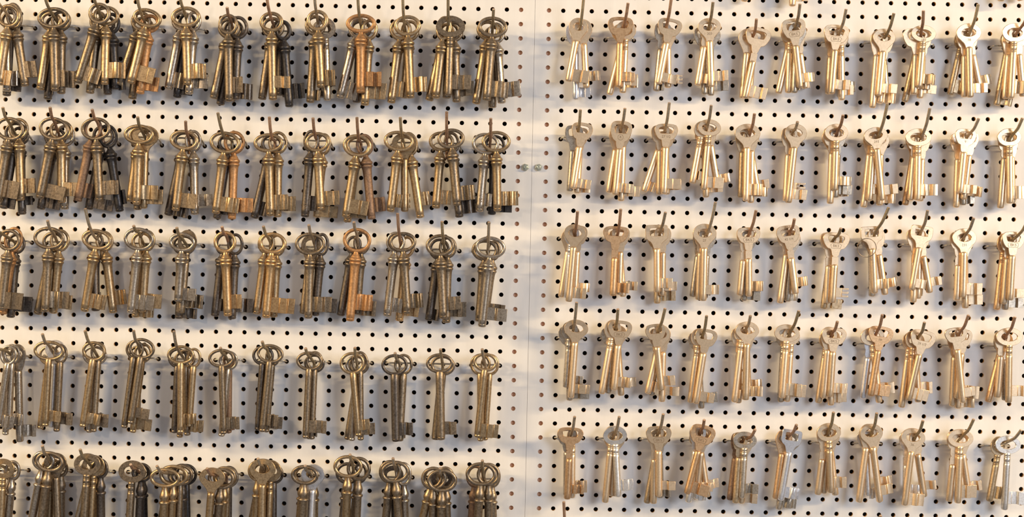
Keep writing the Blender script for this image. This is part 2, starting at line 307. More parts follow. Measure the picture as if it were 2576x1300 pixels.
BUNCHES = [
('L',1,-525.0,-30.0,(-532.5,-16.2,27.4),(-537.3,-1.7,43.4),[('R',-528.1,-21.6,27.4,24.8,24.8,72.0,-7.2,4.5,'b',11.9,0.9,16.5,''),
 ('R',-525.0,-20.4,20.8,17.5,27.7,73.8,9.8,4.5,'g',13.8,8.3,25.4,''),
 ('R',-533.2,-21.1,18.1,20.3,21.2,77.6,0.8,4.5,'n',12.0,6.0,21.7,''),
 ('R',-531.8,-24.2,11.5,20.4,20.4,78.6,-2.2,4.5,'d',13.9,5.5,20.0,'')]),
('L',1,-480.0,-30.0,(-484.5,-17.0,27.5),(-487.2,1.1,43.5),[('R',-482.1,-22.7,27.5,33.5,22.5,75.5,2.2,4.5,'g',10.8,4.6,22.0,''),
 ('R',-476.4,-24.4,20.9,21.2,21.7,75.8,1.0,4.5,'g',13.8,6.5,24.0,''),
 ('R',-487.7,-24.6,18.1,23.1,20.3,72.3,-7.9,4.5,'b',-1.0,5.5,20.0,''),
 ('R',-485.6,-27.4,11.5,20.4,18.6,78.4,-4.7,4.5,'d',5.6,5.5,20.0,'')]),
('L',1,-435.0,-30.0,(-436.1,-11.7,28.9),(-436.6,1.9,44.9),[('R',-434.4,-17.4,28.9,23.4,22.5,75.3,-16.7,4.5,'g',19.7,4.9,20.2,''),
 ('R',-429.0,-18.9,23.7,27.6,21.2,71.1,-0.3,4.5,'b',21.2,6.9,23.5,''),
 ('R',-424.5,-25.5,18.1,17.6,22.2,68.9,4.6,4.5,'k',10.2,-0.9,10.2,''),
 ('R',-439.5,-23.1,15.3,18.5,21.3,76.0,-5.7,4.5,'g',12.0,6.5,20.8,''),
 ('R',-433.0,-25.4,11.5,20.4,19.5,73.9,2.7,4.5,'d',10.2,6.5,15.8,'')]),
('L',1,-390.0,-30.0,(-391.4,-17.4,27.4),(-392.8,3.1,43.4),[('R',-385.6,-20.9,27.4,30.3,20.2,69.7,-13.1,4.5,'b',22.0,5.0,21.1,''),
 ('R',-384.5,-25.3,20.8,20.3,19.4,73.8,-7.0,4.5,'o',18.4,4.6,19.4,''),
 ('R',-394.4,-22.9,18.1,21.2,21.2,70.4,-17.7,4.5,'g',-1.0,5.5,20.0,''),
 ('R',-394.2,-26.5,11.5,23.2,18.6,77.5,-7.3,4.5,'g',13.9,11.1,23.2,'')]),
('L',1,-345.0,-30.0,(-347.7,-13.2,26.7),(-349.4,3.2,42.7),[('R',-346.1,-18.8,26.7,30.8,22.0,70.2,2.4,4.5,'b',19.1,6.4,21.9,''),
 ('R',-339.0,-21.9,20.1,15.7,22.1,76.1,-3.0,4.5,'n',19.4,6.9,21.7,''),
 ('R',-351.8,-21.8,18.1,22.2,21.2,72.4,-10.5,4.5,'n',15.2,3.2,19.4,''),
 ('R',-347.8,-21.8,11.5,19.5,19.5,79.7,-6.9,4.5,'k',14.8,4.2,14.4,'')]),
('L',1,-300.0,-30.0,(-300.2,-20.0,27.5),(-300.3,-10.8,43.5),[('R',-302.1,-25.6,27.5,20.7,22.0,79.5,1.8,4.5,'g',14.5,8.7,25.4,''),
 ('R',-293.1,-27.8,20.9,21.2,24.4,74.7,-1.3,4.5,'d',17.1,0.9,17.1,''),
 ('R',-303.0,-28.3,18.1,23.1,22.2,74.9,-11.5,4.5,'g',-1.0,5.5,20.0,''),
 ('R',-299.7,-28.7,11.5,21.3,21.3,79.8,-9.0,4.5,'d',14.8,6.0,17.2,'')]),
('L',1,-255.0,-30.0,(-258.7,-16.6,25.9),(-260.9,5.2,41.9),[('R',-257.8,-22.0,25.9,24.8,21.6,80.7,2.1,4.5,'b',18.0,12.4,24.8,''),
 ('R',-246.6,-29.5,19.3,17.5,21.7,79.7,5.7,4.5,'k',17.5,8.1,23.8,''),
 ('R',-257.7,-26.3,16.5,24.0,22.2,75.9,-7.7,4.5,'g',-1.0,5.5,20.0,''),
 ('R',-250.7,-28.6,11.5,21.3,22.3,67.9,1.0,4.5,'d',12.1,-1.4,7.4,'')]),
('L',1,-210.0,-30.0,(-211.0,-13.9,27.4),(-211.7,6.8,43.4),[('R',-210.1,-19.8,27.4,23.0,22.5,69.4,4.1,4.5,'b',15.1,1.8,17.9,''),
 ('R',-213.0,-23.9,20.8,22.1,22.1,80.3,-2.9,4.5,'g',10.1,2.8,13.8,''),
 ('F',-203.3,-26.3,18.1,21.7,22.2,75.0,2.8,3.9,'n',9.2,14.3,29.1,''),
 ('R',-207.7,-27.7,11.5,20.4,22.3,69.8,2.9,4.5,'d',8.4,2.8,13.0,'')]),
('L',1,-165.0,-30.0,(-166.6,-17.0,26.7),(-167.5,5.2,42.7),[('R',-165.3,-21.8,26.7,31.2,20.2,71.8,0.7,4.5,'o',21.6,6.9,22.0,''),
 ('R',-157.1,-26.9,20.1,17.5,22.1,78.9,-2.4,4.5,'b',21.2,7.4,24.0,''),
 ('R',-169.6,-24.9,18.1,18.5,23.1,75.8,-13.2,4.5,'n',16.6,1.8,19.4,''),
 ('R',-167.2,-25.5,11.5,23.2,20.4,76.8,-2.1,4.5,'d',12.1,6.5,16.7,'')]),
('L',1,-120.0,-30.0,(-121.1,-17.7,23.9),(-121.8,6.6,39.9),[('R',-117.4,-22.7,23.9,28.1,22.1,75.2,3.4,4.5,'b',17.7,6.4,22.1,''),
 ('R',-124.9,-25.9,18.1,23.1,23.1,77.1,-6.3,4.5,'b',14.8,7.4,23.6,''),
 ('R',-115.6,-25.9,11.5,19.5,22.3,70.9,-4.0,4.5,'b',-1.0,5.5,20.0,'')]),
('L',1,-75.0,-30.0,(-75.0,-19.8,28.0),(-75.1,5.0,44.0),[('F',-72.7,-23.3,28.0,30.3,22.5,71.1,-0.7,3.9,'g',22.9,6.7,21.7,''),
 ('R',-79.6,-24.8,25.4,16.5,25.7,72.9,-5.6,4.5,'b',-1.0,5.5,20.0,''),
 ('R',-68.9,-26.8,19.8,18.5,21.7,73.8,2.8,4.5,'g',18.5,6.5,21.7,''),
 ('R',-78.4,-27.6,17.1,19.4,19.4,73.3,-12.4,4.5,'b',-1.0,5.5,20.0,''),
 ('R',-74.7,-25.5,11.5,21.3,18.6,70.3,-1.2,4.5,'g',5.6,5.5,20.0,'')]),
('L',1,-30.0,-30.0,(-29.0,-17.0,27.5),(-28.5,-7.0,43.5),[('R',-29.2,-22.8,27.5,30.8,22.0,76.2,-3.6,4.5,'g',21.3,4.6,21.1,''),
 ('R',-34.0,-25.2,20.9,24.0,21.2,77.6,-8.3,4.5,'b',-1.0,5.5,20.0,''),
 ('R',-25.3,-27.3,18.1,17.6,22.2,73.6,5.6,4.5,'n',20.3,6.3,22.0,''),
 ('R',-28.3,-29.1,11.5,20.4,20.4,75.6,0.1,4.5,'g',-1.0,5.5,20.0,'')]),
('R',1,59.4,-30.0,(61.9,-18.0,20.8),(63.9,10.9,36.8),[('O',59.6,-19.9,20.8,19.8,18.9,57.5,-9.4,3.5,'b',20.3,1.4,14.3,''),
 ('O',64.7,-21.3,15.8,19.4,20.4,61.1,4.5,3.5,'b',15.3,6.9,17.1,''),
 ('T',57.1,-26.3,10.8,20.4,21.4,68.1,1.5,3.5,'s',15.3,2.7,13.0,'')]),
('R',1,104.4,-30.0,(106.9,-16.0,25.8),(108.9,2.4,41.8),[('T',102.9,-19.3,25.8,26.2,19.8,62.8,-0.7,3.5,'c',16.4,6.4,16.1,''),
 ('F',108.9,-22.4,20.8,21.2,20.3,65.0,-1.6,3.5,'b',14.8,8.3,20.3,''),
 ('T',108.5,-25.1,15.8,17.6,18.5,65.6,-13.1,3.5,'b',-1.0,3.2,13.7,''),
 ('O',106.6,-23.2,10.8,23.2,19.5,59.5,0.2,3.5,'b',16.7,1.9,12.1,'')]),
('R',1,149.4,-30.0,(151.9,-14.4,18.3),(154.1,11.4,34.3),[('T',154.5,-18.1,18.3,25.4,18.5,60.0,-9.6,3.5,'b',18.0,3.2,12.7,''),
 ('T',147.7,-22.9,13.3,17.6,20.4,61.4,-4.8,3.5,'n',7.4,1.2,9.3,''),
 ('O',153.5,-24.9,10.8,17.6,17.6,55.1,1.7,3.5,'b',15.3,4.2,13.5,'')]),
('R',1,194.4,-30.0,(195.6,-14.7,20.8),(196.5,5.9,36.8),[('O',195.5,-17.2,20.8,24.2,18.9,62.1,3.1,3.5,'b',17.5,6.0,16.6,'203'),
 ('T',193.3,-20.2,18.3,13.9,20.3,58.2,-8.3,3.5,'b',9.2,3.1,13.4,''),
 ('T',189.9,-25.9,13.3,18.5,19.5,60.5,3.1,3.5,'n',-1.0,3.2,13.7,''),
 ('O',198.2,-23.9,10.8,21.4,18.6,63.4,1.7,3.5,'n',18.1,5.0,15.3,'')]),
('R',1,239.4,-30.0,(242.6,-22.9,18.3),(241.9,-10.0,34.3),[('L',246.5,-26.3,18.3,26.3,19.9,64.9,-10.6,3.5,'b',20.8,2.8,14.8,''),
 ('O',237.2,-26.9,13.3,20.4,20.4,62.9,-4.2,3.5,'b',-1.0,3.2,13.7,''),
 ('T',243.7,-27.2,10.8,23.2,20.4,61.8,-3.5,3.5,'b',-1.0,3.2,13.7,'')]),
('R',1,284.4,-30.0,(284.6,-13.6,26.5),(284.7,5.0,42.5),[('T',282.1,-18.1,26.5,24.8,21.1,61.3,7.5,3.5,'b',16.1,5.1,14.7,'BKS'),
 ('O',286.6,-20.1,22.1,19.3,19.3,63.9,-1.5,3.5,'n',5.5,3.2,13.7,''),
 ('F',280.5,-21.5,17.7,20.3,20.3,62.1,-0.6,3.5,'b',-1.0,3.2,13.7,''),
 ('O',282.1,-23.0,13.3,20.4,18.5,62.0,-11.2,3.5,'b',-1.0,3.2,13.7,''),
 ('T',289.5,-25.5,10.8,15.8,18.6,53.2,10.0,3.5,'b',5.6,0.0,9.3,'')]),
('R',1,329.4,-30.0,(331.1,-18.8,22.8),(332.9,1.2,38.8),[('T',327.1,-22.1,22.8,26.2,19.3,62.2,-3.3,3.5,'b',17.5,5.5,15.7,'BKS'),
 ('F',333.0,-23.7,17.8,15.7,20.3,66.3,2.1,3.5,'b',12.0,5.4,15.7,''),
 ('T',324.3,-27.4,13.3,14.8,20.4,56.3,-2.1,3.5,'b',-1.0,3.2,13.7,''),
 ('O',332.9,-24.8,10.8,19.5,18.6,61.6,2.5,3.5,'n',16.2,5.6,16.7,'')]),
('R',1,374.4,-30.0,(378.9,-22.6,22.4),(382.2,-1.9,38.4),[('O',376.9,-24.7,22.4,23.5,18.4,60.9,-3.9,3.5,'b',17.5,4.1,13.8,''),
 ('O',371.7,-26.7,18.3,15.7,21.2,70.8,-3.4,3.5,'b',-1.0,3.2,13.7,''),
 ('T',379.6,-29.3,15.8,17.6,21.3,62.9,-3.6,3.5,'b',16.7,1.3,11.6,''),
 ('T',378.2,-27.6,10.8,20.4,18.6,64.6,5.6,3.5,'n',4.2,0.5,4.6,'')]),
('R',1,419.4,-30.0,(415.0,-17.7,23.9),(412.0,1.2,39.9),[('F',417.3,-20.0,23.9,25.8,17.5,55.7,-3.5,3.5,'b',16.6,4.1,14.7,'189'),
 ('T',411.6,-24.0,18.9,28.6,20.3,58.5,-0.9,3.5,'b',16.6,6.0,15.2,''),
 ('T',420.4,-25.7,13.9,16.7,18.5,60.3,-2.2,3.5,'b',17.1,5.6,14.8,''),
 ('O',416.8,-23.6,10.8,20.4,19.5,67.5,-11.8,3.5,'g',-1.0,3.2,13.7,'')]),
('R',1,464.4,-30.0,(466.9,-15.4,21.6),(468.8,9.1,37.6),[('O',464.9,-17.8,21.6,26.0,19.8,67.1,2.8,3.5,'b',17.7,4.6,14.7,'38'),
 ('T',462.5,-22.8,16.6,17.6,22.2,61.4,1.0,3.5,'b',-1.0,3.2,13.7,''),
 ('T',468.4,-22.6,13.3,17.6,21.3,53.2,13.0,3.5,'b',14.8,2.7,13.0,''),
 ('F',461.8,-24.0,10.8,16.7,19.5,58.4,-11.2,3.5,'g',12.1,2.8,16.7,'')]),
('R',1,509.4,-30.0,(515.9,-14.9,23.3),(520.8,2.7,39.3),[('F',512.0,-17.0,23.3,25.8,19.8,68.1,-1.7,3.5,'b',18.4,5.5,18.9,''),
 ('T',517.0,-21.3,18.3,18.5,21.2,61.6,6.8,3.5,'b',13.9,0.9,12.0,''),
 ('O',509.9,-23.2,15.8,16.7,21.3,61.8,-3.4,3.5,'b',-1.0,3.2,13.7,''),
 ('O',511.1,-22.7,10.8,18.6,18.6,69.7,-9.6,3.5,'g',15.8,1.8,12.1,'')]),
('L',2,-525.0,-144.0,(-526.3,-130.9,28.2),(-527.0,-117.4,44.2),[('R',-525.1,-137.8,28.2,29.9,24.5,76.4,-8.7,4.5,'g',20.1,5.9,24.0,''),
 ('R',-518.4,-136.9,21.6,21.2,22.2,74.5,2.8,4.5,'b',15.8,7.4,22.7,''),
 ('R',-522.2,-140.9,17.5,24.7,22.7,80.2,-8.7,4.5,'d',11.9,1.2,13.0,''),
 ('R',-520.4,-143.8,11.5,19.8,19.8,82.1,2.5,4.5,'d',11.9,9.9,19.3,'')]),
('L',2,-480.0,-144.0,(-479.4,-130.0,27.5),(-479.1,-116.3,43.5),[('R',-479.8,-136.9,27.5,31.9,24.3,73.5,-10.8,4.5,'g',25.0,2.5,17.2,''),
 ('R',-474.7,-137.7,20.9,24.6,21.2,75.2,1.5,4.5,'b',17.7,6.9,21.2,''),
 ('R',-472.4,-142.6,14.3,20.8,22.8,77.1,0.5,4.5,'n',-1.0,5.5,20.0,''),
 ('R',-483.5,-144.3,11.5,23.8,20.8,77.0,-10.5,4.5,'d',18.8,3.0,13.9,'')]),
('L',2,-435.0,-144.0,(-436.7,-129.0,21.8),(-437.9,-116.9,37.8),[('R',-438.5,-135.6,21.8,31.0,24.1,75.2,3.9,4.5,'g',20.2,6.4,21.2,''),
 ('R',-442.1,-135.6,18.3,18.8,23.7,76.9,-11.4,4.5,'r',12.3,5.4,20.7,''),
 ('R',-428.0,-142.4,14.3,20.8,25.2,79.8,10.0,4.5,'k',8.9,7.4,22.3,''),
 ('R',-433.5,-141.6,11.5,22.8,21.8,78.7,-10.3,4.5,'d',23.8,2.5,13.9,'')]),
('L',2,-390.0,-144.0,(-389.9,-135.9,26.9),(-389.8,-124.1,42.9),[('R',-392.4,-140.7,26.9,31.4,20.8,72.5,-1.0,4.5,'b',22.1,5.7,20.4,'v61'),
 ('O',-387.2,-141.8,20.7,27.6,21.7,75.3,-0.6,3.9,'b',20.2,4.9,20.2,''),
 ('R',-394.5,-142.5,18.1,21.7,21.7,68.4,-6.7,4.5,'b',-1.0,5.5,20.0,''),
 ('R',-394.4,-144.5,11.5,22.8,20.8,74.1,-1.7,4.5,'g',9.9,5.5,20.0,'')]),
('L',2,-345.0,-144.0,(-343.4,-140.6,20.9),(-342.2,-127.0,36.9),[('R',-347.1,-145.3,20.9,30.1,21.2,74.0,-5.9,4.5,'b',20.7,4.4,19.7,''),
 ('R',-339.0,-145.6,14.3,17.8,23.3,76.9,2.2,4.5,'n',18.8,8.9,21.3,''),
 ('R',-348.4,-145.9,11.5,23.8,20.8,79.6,-11.8,4.5,'d',19.8,1.5,12.4,'')]),
('L',2,-300.0,-144.0,(-305.3,-140.8,21.5),(-309.2,-117.7,37.5),[('R',-304.6,-147.1,21.5,32.0,23.2,74.4,-6.4,4.5,'b',22.7,3.4,18.7,''),
 ('R',-296.1,-146.3,14.9,22.3,24.3,80.2,-0.9,4.5,'o',21.6,7.9,22.8,''),
 ('R',-302.3,-146.9,11.5,23.8,20.8,80.2,-8.2,4.5,'d',10.9,5.5,20.0,'')]),
('L',2,-255.0,-144.0,(-255.8,-142.1,20.9),(-256.4,-120.9,36.9),[('R',-259.6,-146.4,20.9,31.0,20.2,75.8,2.5,4.5,'b',18.5,6.2,22.0,'v20'),
 ('R',-250.8,-145.5,14.3,20.3,23.8,77.8,0.6,4.5,'b',18.8,6.6,22.0,''),
 ('R',-257.7,-146.8,11.5,22.8,20.8,80.0,-12.3,4.5,'d',11.9,4.5,19.3,'')]),
('L',2,-210.0,-144.0,(-211.0,-139.6,20.6),(-211.7,-121.0,36.6),[('R',-209.1,-144.6,20.6,25.8,21.2,70.9,4.2,4.5,'b',19.7,4.9,19.7,''),
 ('R',-215.7,-143.4,17.5,16.8,23.7,79.5,-3.8,4.5,'d',10.9,7.1,22.9,'v154'),
 ('R',-203.8,-146.0,11.5,16.4,23.3,77.0,-4.0,4.5,'b',20.8,1.2,13.4,'')]),
('L',2,-165.0,-144.0,(-165.9,-141.0,20.9),(-166.6,-119.6,36.9),[('R',-167.4,-147.5,20.9,30.4,23.7,75.6,-8.1,4.5,'b',21.2,5.4,20.2,''),
 ('R',-160.4,-146.1,14.3,18.3,23.3,78.0,6.5,4.5,'r',15.8,7.4,22.3,''),
 ('R',-167.4,-147.3,11.5,25.8,21.8,80.4,-7.2,4.5,'b',18.8,6.0,16.4,'')]),
('L',2,-120.0,-144.0,(-121.2,-136.8,20.0),(-122.2,-118.6,36.0),[('R',-124.4,-141.9,20.0,31.6,21.7,73.9,-5.8,4.5,'b',10.8,5.4,19.2,''),
 ('O',-119.0,-143.7,14.1,26.2,22.3,71.3,1.3,3.9,'b',5.9,4.0,18.8,''),
 ('R',-114.1,-143.9,11.5,17.9,25.3,78.4,9.7,4.5,'b',12.9,12.4,26.8,'')]),
('L',2,-75.0,-144.0,(-74.8,-133.9,20.9),(-74.6,-111.9,36.9),[('R',-70.3,-138.2,20.9,28.6,21.2,69.9,6.4,4.5,'g',19.7,4.9,20.2,''),
 ('R',-80.4,-141.1,14.3,26.7,21.3,69.9,-3.8,4.5,'b',14.9,5.0,19.8,''),
 ('R',-69.9,-141.5,11.5,16.9,22.8,78.9,7.1,4.5,'d',18.8,3.4,17.4,'')]),
('L',2,-30.0,-144.0,(-29.1,-136.1,21.8),(-29.2,-117.9,37.8),[('R',-23.3,-140.5,21.8,30.3,22.5,72.3,2.1,4.5,'b',21.9,5.9,20.7,''),
 ('R',-34.4,-142.6,18.1,28.6,22.7,71.1,-4.0,4.5,'n',11.9,6.4,19.8,'v20'),
 ('R',-24.7,-143.5,11.5,21.8,21.8,72.9,-1.5,4.5,'k',20.8,3.3,13.7,'')]),
('R',2,59.4,-135.0,(62.3,-124.9,18.3),(62.8,-106.9,34.3),[('T',65.7,-127.9,18.3,22.2,18.5,60.2,-7.6,3.5,'b',17.4,2.0,11.5,''),
 ('T',57.5,-131.0,13.3,19.0,19.5,59.4,-3.0,3.5,'n',-1.0,3.2,13.7,''),
 ('T',64.4,-132.6,10.8,16.7,18.6,59.5,-2.1,3.5,'b',13.5,1.2,11.3,'')]),
('R',2,104.4,-135.0,(106.7,-122.2,22.9),(108.2,-105.0,38.9),[('T',105.9,-127.5,22.9,22.7,22.1,66.0,-4.0,3.5,'b',18.0,3.2,12.9,'R'),
 ('O',108.7,-127.5,17.9,16.6,20.3,71.9,-0.7,3.5,'b',19.6,5.2,16.0,''),
 ('O',103.3,-130.9,15.4,18.5,20.4,60.6,-7.8,3.5,'b',-1.0,3.2,13.7,''),
 ('T',107.3,-131.5,10.8,18.6,19.5,59.5,-6.7,3.5,'n',10.2,5.5,15.8,'')]),
('R',2,149.4,-135.0,(151.9,-123.4,23.3),(153.6,-98.2,39.3),[('T',152.8,-127.2,23.3,24.4,17.5,64.2,-0.8,3.5,'b',17.0,5.7,16.4,'27½'),
 ('T',147.5,-129.3,18.3,19.4,19.4,62.5,0.1,3.5,'b',-1.0,3.2,13.7,''),
 ('T',150.8,-130.0,13.3,20.4,18.5,62.0,-17.5,3.5,'b',10.2,2.3,12.5,''),
 ('T',153.5,-133.8,10.8,18.6,17.6,57.7,2.6,3.5,'b',15.3,4.6,14.9,'')]),
('R',2,194.4,-135.0,(195.8,-119.3,21.5),(196.9,-99.9,37.5),[('F',197.6,-121.6,21.5,24.4,17.5,65.0,-3.9,3.5,'b',19.8,3.2,14.7,''),
 ('F',190.9,-123.3,18.3,17.6,17.6,57.0,-9.3,3.5,'b',7.4,4.6,13.9,''),
 ('O',197.8,-126.8,15.8,16.7,16.7,52.1,10.8,3.5,'b',13.9,-1.4,7.9,''),
 ('O',194.0,-129.0,10.8,19.5,18.6,64.8,2.9,3.5,'b',17.6,5.3,15.6,'')]),
('R',2,239.4,-135.0,(240.5,-124.6,22.8),(241.3,-107.7,38.8),[('O',237.2,-126.7,22.8,26.7,19.8,70.4,-0.1,3.5,'b',17.7,6.4,18.4,''),
 ('O',233.3,-130.3,17.8,15.7,21.3,63.0,-0.5,3.5,'g',-1.0,3.2,13.7,''),
 ('O',242.8,-129.1,15.8,15.7,20.4,69.5,0.5,3.5,'b',17.6,6.9,16.7,''),
 ('O',240.3,-128.5,10.8,20.4,18.6,62.4,10.4,3.5,'b',13.0,5.1,14.9,'')]),
('R',2,284.4,-135.0,(285.4,-123.3,20.4),(286.2,-114.8,36.4),[('O',287.8,-125.4,20.4,23.1,19.4,72.7,-4.7,3.5,'b',17.5,4.6,15.2,''),
 ('T',282.2,-129.9,15.4,16.7,21.3,66.1,-1.9,3.5,'b',-1.0,3.2,13.7,''),
 ('T',287.3,-131.9,10.8,17.6,18.6,56.5,-2.3,3.5,'b',15.3,2.0,12.3,'')]),
('R',2,329.4,-135.0,(331.1,-121.7,23.3),(332.3,-107.3,39.3),[('F',329.4,-124.2,23.3,24.4,18.4,60.0,-0.4,3.5,'b',17.3,5.7,14.9,''),
 ('T',326.5,-128.3,18.3,19.4,20.3,69.6,-0.6,3.5,'b',-1.0,3.2,13.7,''),
 ('T',333.0,-129.5,15.8,16.7,19.4,61.8,-1.2,3.5,'n',17.1,3.6,13.9,''),
 ('O',327.3,-128.7,10.8,20.4,18.6,58.9,3.1,3.5,'b',15.3,-2.8,2.3,'')]),
('R',2,374.4,-135.0,(374.4,-124.8,21.7),(377.9,-94.4,37.7),[('O',370.7,-126.2,21.7,24.7,17.5,68.0,7.0,3.5,'b',17.0,5.8,16.1,'293'),
 ('F',370.3,-127.5,16.7,20.3,19.4,66.5,-2.8,3.5,'b',8.8,7.4,18.0,''),
 ('O',378.0,-130.1,13.3,18.5,20.4,68.4,0.4,3.5,'b',17.1,2.5,12.8,''),
 ('O',368.5,-130.5,10.8,15.8,19.5,70.5,-4.8,3.5,'b',-1.0,3.2,13.7,'')]),
('R',2,419.4,-135.0,(419.0,-125.4,22.5),(421.4,-98.6,38.5),[('F',414.9,-127.2,22.5,27.2,18.4,65.6,0.6,3.5,'b',20.1,5.3,17.2,''),
 ('T',413.1,-131.0,17.8,17.6,19.4,61.9,-3.3,3.5,'b',-1.0,3.2,13.7,''),
 ('T',421.9,-132.0,13.3,16.7,20.4,61.3,-0.8,3.5,'b',4.6,3.2,13.7,''),
 ('O',415.5,-130.5,10.8,20.4,19.5,67.7,-8.0,3.5,'c',-1.0,3.2,13.7,'')]),
('R',2,464.4,-135.0,(467.2,-123.4,22.8),(471.8,-108.1,38.8),[('T',463.9,-126.2,22.8,22.1,17.5,58.4,-4.2,3.5,'b',16.1,0.6,9.9,'9'),
 ('T',471.0,-128.9,17.8,16.6,17.6,61.9,-5.5,3.5,'b',18.9,4.6,15.2,''),
 ('T',459.8,-131.4,13.3,17.6,20.4,67.7,-0.8,3.5,'b',-1.0,3.2,13.7,''),
 ('O',463.3,-128.7,10.8,18.6,18.6,67.8,3.1,3.5,'n',11.6,1.2,10.2,'')]),
('R',2,509.4,-135.0,(514.3,-122.7,17.5),(518.8,-106.2,33.5),[('F',511.2,-124.9,17.5,25.0,18.9,69.1,2.2,3.5,'b',18.5,4.9,18.3,'^36'),
 ('T',509.2,-129.5,12.8,16.7,20.4,69.5,-3.1,3.5,'b',-1.0,3.2,13.7,''),
 ('O',515.7,-129.7,10.8,14.9,20.4,63.9,2.6,3.5,'b',5.1,0.5,8.8,'')]),
('L',3,-525.0,-255.0,(-529.8,-247.8,24.7),(-538.2,-235.2,40.7),[('R',-525.6,-252.5,24.7,24.1,23.1,72.7,-5.4,4.5,'g',20.2,2.0,19.2,''),
 ('R',-523.3,-252.1,18.1,19.8,26.7,78.4,-7.2,4.5,'o',-1.0,5.5,20.0,''),
 ('R',-522.6,-256.3,11.5,19.8,21.8,77.6,-3.5,4.5,'d',20.8,7.4,23.3,'')]),
('L',3,-480.0,-255.0,(-481.0,-243.9,21.8),(-481.7,-231.7,37.8),[('R',-485.2,-249.7,21.8,32.5,23.7,76.7,-2.1,4.5,'g',23.2,4.7,22.0,''),
 ('R',-476.0,-251.9,15.2,20.8,23.8,76.6,-4.3,4.5,'b',18.8,5.9,20.8,''),
 ('R',-483.7,-253.7,11.5,23.8,21.8,77.7,-11.6,4.5,'g',-1.0,5.5,20.0,'')]),
('L',3,-435.0,-255.0,(-439.9,-245.2,20.1),(-443.8,-218.7,36.1),[('R',-436.2,-250.2,20.1,31.6,21.7,76.0,-8.8,4.5,'b',19.7,4.9,20.2,''),
 ('R',-430.0,-251.8,13.5,18.8,21.8,75.6,7.9,4.5,'b',14.9,7.9,23.3,''),
 ('R',-441.1,-252.1,11.5,19.8,20.8,73.1,2.0,4.5,'d',6.0,5.5,20.0,'')]),
('L',3,-390.0,-255.0,(-391.6,-242.1,24.7),(-392.7,-235.3,40.7),[('R',-391.3,-248.9,24.7,31.5,24.1,77.1,-5.3,4.5,'n',22.4,4.9,20.2,''),
 ('R',-384.7,-250.4,18.1,17.8,22.7,74.5,-2.8,4.5,'b',19.8,4.9,19.8,''),
 ('R',-391.2,-251.8,11.5,22.8,21.8,79.2,-4.1,4.5,'b',17.9,1.2,11.4,'')]),
('L',3,-345.0,-255.0,(-347.2,-246.4,24.7),(-348.6,-236.3,40.7),[('R',-346.5,-251.1,24.7,27.5,20.2,61.9,-2.9,4.5,'n',18.2,2.0,14.7,''),
 ('F',-342.6,-250.6,18.1,19.8,24.7,74.6,-4.0,3.9,'g',22.2,6.4,20.7,''),
 ('R',-347.5,-253.9,11.5,24.8,21.8,77.6,-3.1,4.5,'d',18.8,1.2,11.9,'')]),
('L',3,-300.0,-255.0,(-301.8,-243.8,20.1),(-303.3,-234.4,36.1),[('R',-303.1,-250.1,20.1,23.7,23.5,77.2,3.2,4.5,'c',15.3,7.6,22.4,''),
 ('R',-293.6,-252.4,13.5,17.3,23.3,78.3,-1.6,4.5,'d',21.6,7.9,22.3,''),
 ('R',-306.1,-252.2,11.5,17.9,22.8,76.4,-6.0,4.5,'d',11.9,6.4,19.3,'')]),
('L',3,-255.0,-255.0,(-258.2,-245.3,18.7),(-261.0,-233.1,34.7),[('R',-253.7,-250.3,18.7,28.8,22.7,78.1,-4.1,4.5,'c',28.1,6.4,22.2,''),
 ('R',-261.2,-250.6,13.5,18.3,22.3,74.8,-6.9,4.5,'b',-1.0,5.5,20.0,''),
 ('R',-250.3,-252.4,11.5,17.4,23.8,75.6,-1.8,4.5,'b',6.0,5.5,20.0,'')]),
('L',3,-210.0,-255.0,(-212.3,-243.9,20.1),(-214.1,-230.7,36.1),[('R',-214.6,-250.3,20.1,31.6,23.9,77.7,-0.4,4.5,'g',23.7,7.2,23.0,''),
 ('R',-203.6,-250.8,13.5,15.8,24.3,74.9,-4.2,4.5,'d',21.8,5.0,19.8,''),
 ('O',-214.7,-251.9,11.5,20.8,22.8,72.3,-5.7,3.9,'g',-1.0,3.2,13.7,'')]),
('L',3,-165.0,-255.0,(-166.6,-238.0,20.1),(-167.9,-226.9,36.1),[('R',-165.9,-245.6,20.1,29.6,25.8,84.5,-4.0,4.5,'o',21.2,12.3,29.1,''),
 ('R',-161.7,-248.0,13.5,17.8,24.8,75.3,-3.0,4.5,'g',19.8,-0.5,15.4,''),
 ('R',-170.3,-250.6,11.5,16.9,19.8,75.5,-9.5,4.5,'d',-1.0,5.5,20.0,'')]),
('L',3,-120.0,-255.0,(-121.7,-241.8,20.9),(-123.0,-217.2,36.9),[('R',-118.5,-246.6,20.9,28.6,21.2,74.7,4.9,4.5,'g',17.0,5.7,20.5,'v9'),
 ('R',-125.9,-246.6,18.1,20.2,21.7,78.0,-5.6,4.5,'n',14.8,5.4,20.2,'v151'),
 ('R',-114.6,-251.3,11.5,16.4,22.8,78.4,-4.8,4.5,'c',19.3,6.4,16.4,'')]),
('L',3,-75.0,-255.0,(-76.3,-243.3,20.8),(-77.3,-224.6,36.8),[('R',-79.5,-249.1,20.8,30.1,23.2,76.5,3.7,4.5,'g',18.7,8.9,22.7,''),
 ('R',-71.7,-251.1,14.2,18.8,22.8,79.1,-0.1,4.5,'g',20.6,6.9,22.3,''),
 ('R',-80.7,-253.1,11.5,21.8,22.8,75.8,-7.3,4.5,'d',10.9,1.2,12.9,'')]),
('L',3,-30.0,-255.0,(-29.4,-244.2,24.7),(-29.0,-224.2,40.7),[('R',-27.2,-250.3,24.7,32.0,23.1,83.1,-5.0,4.5,'n',24.6,8.2,21.4,''),
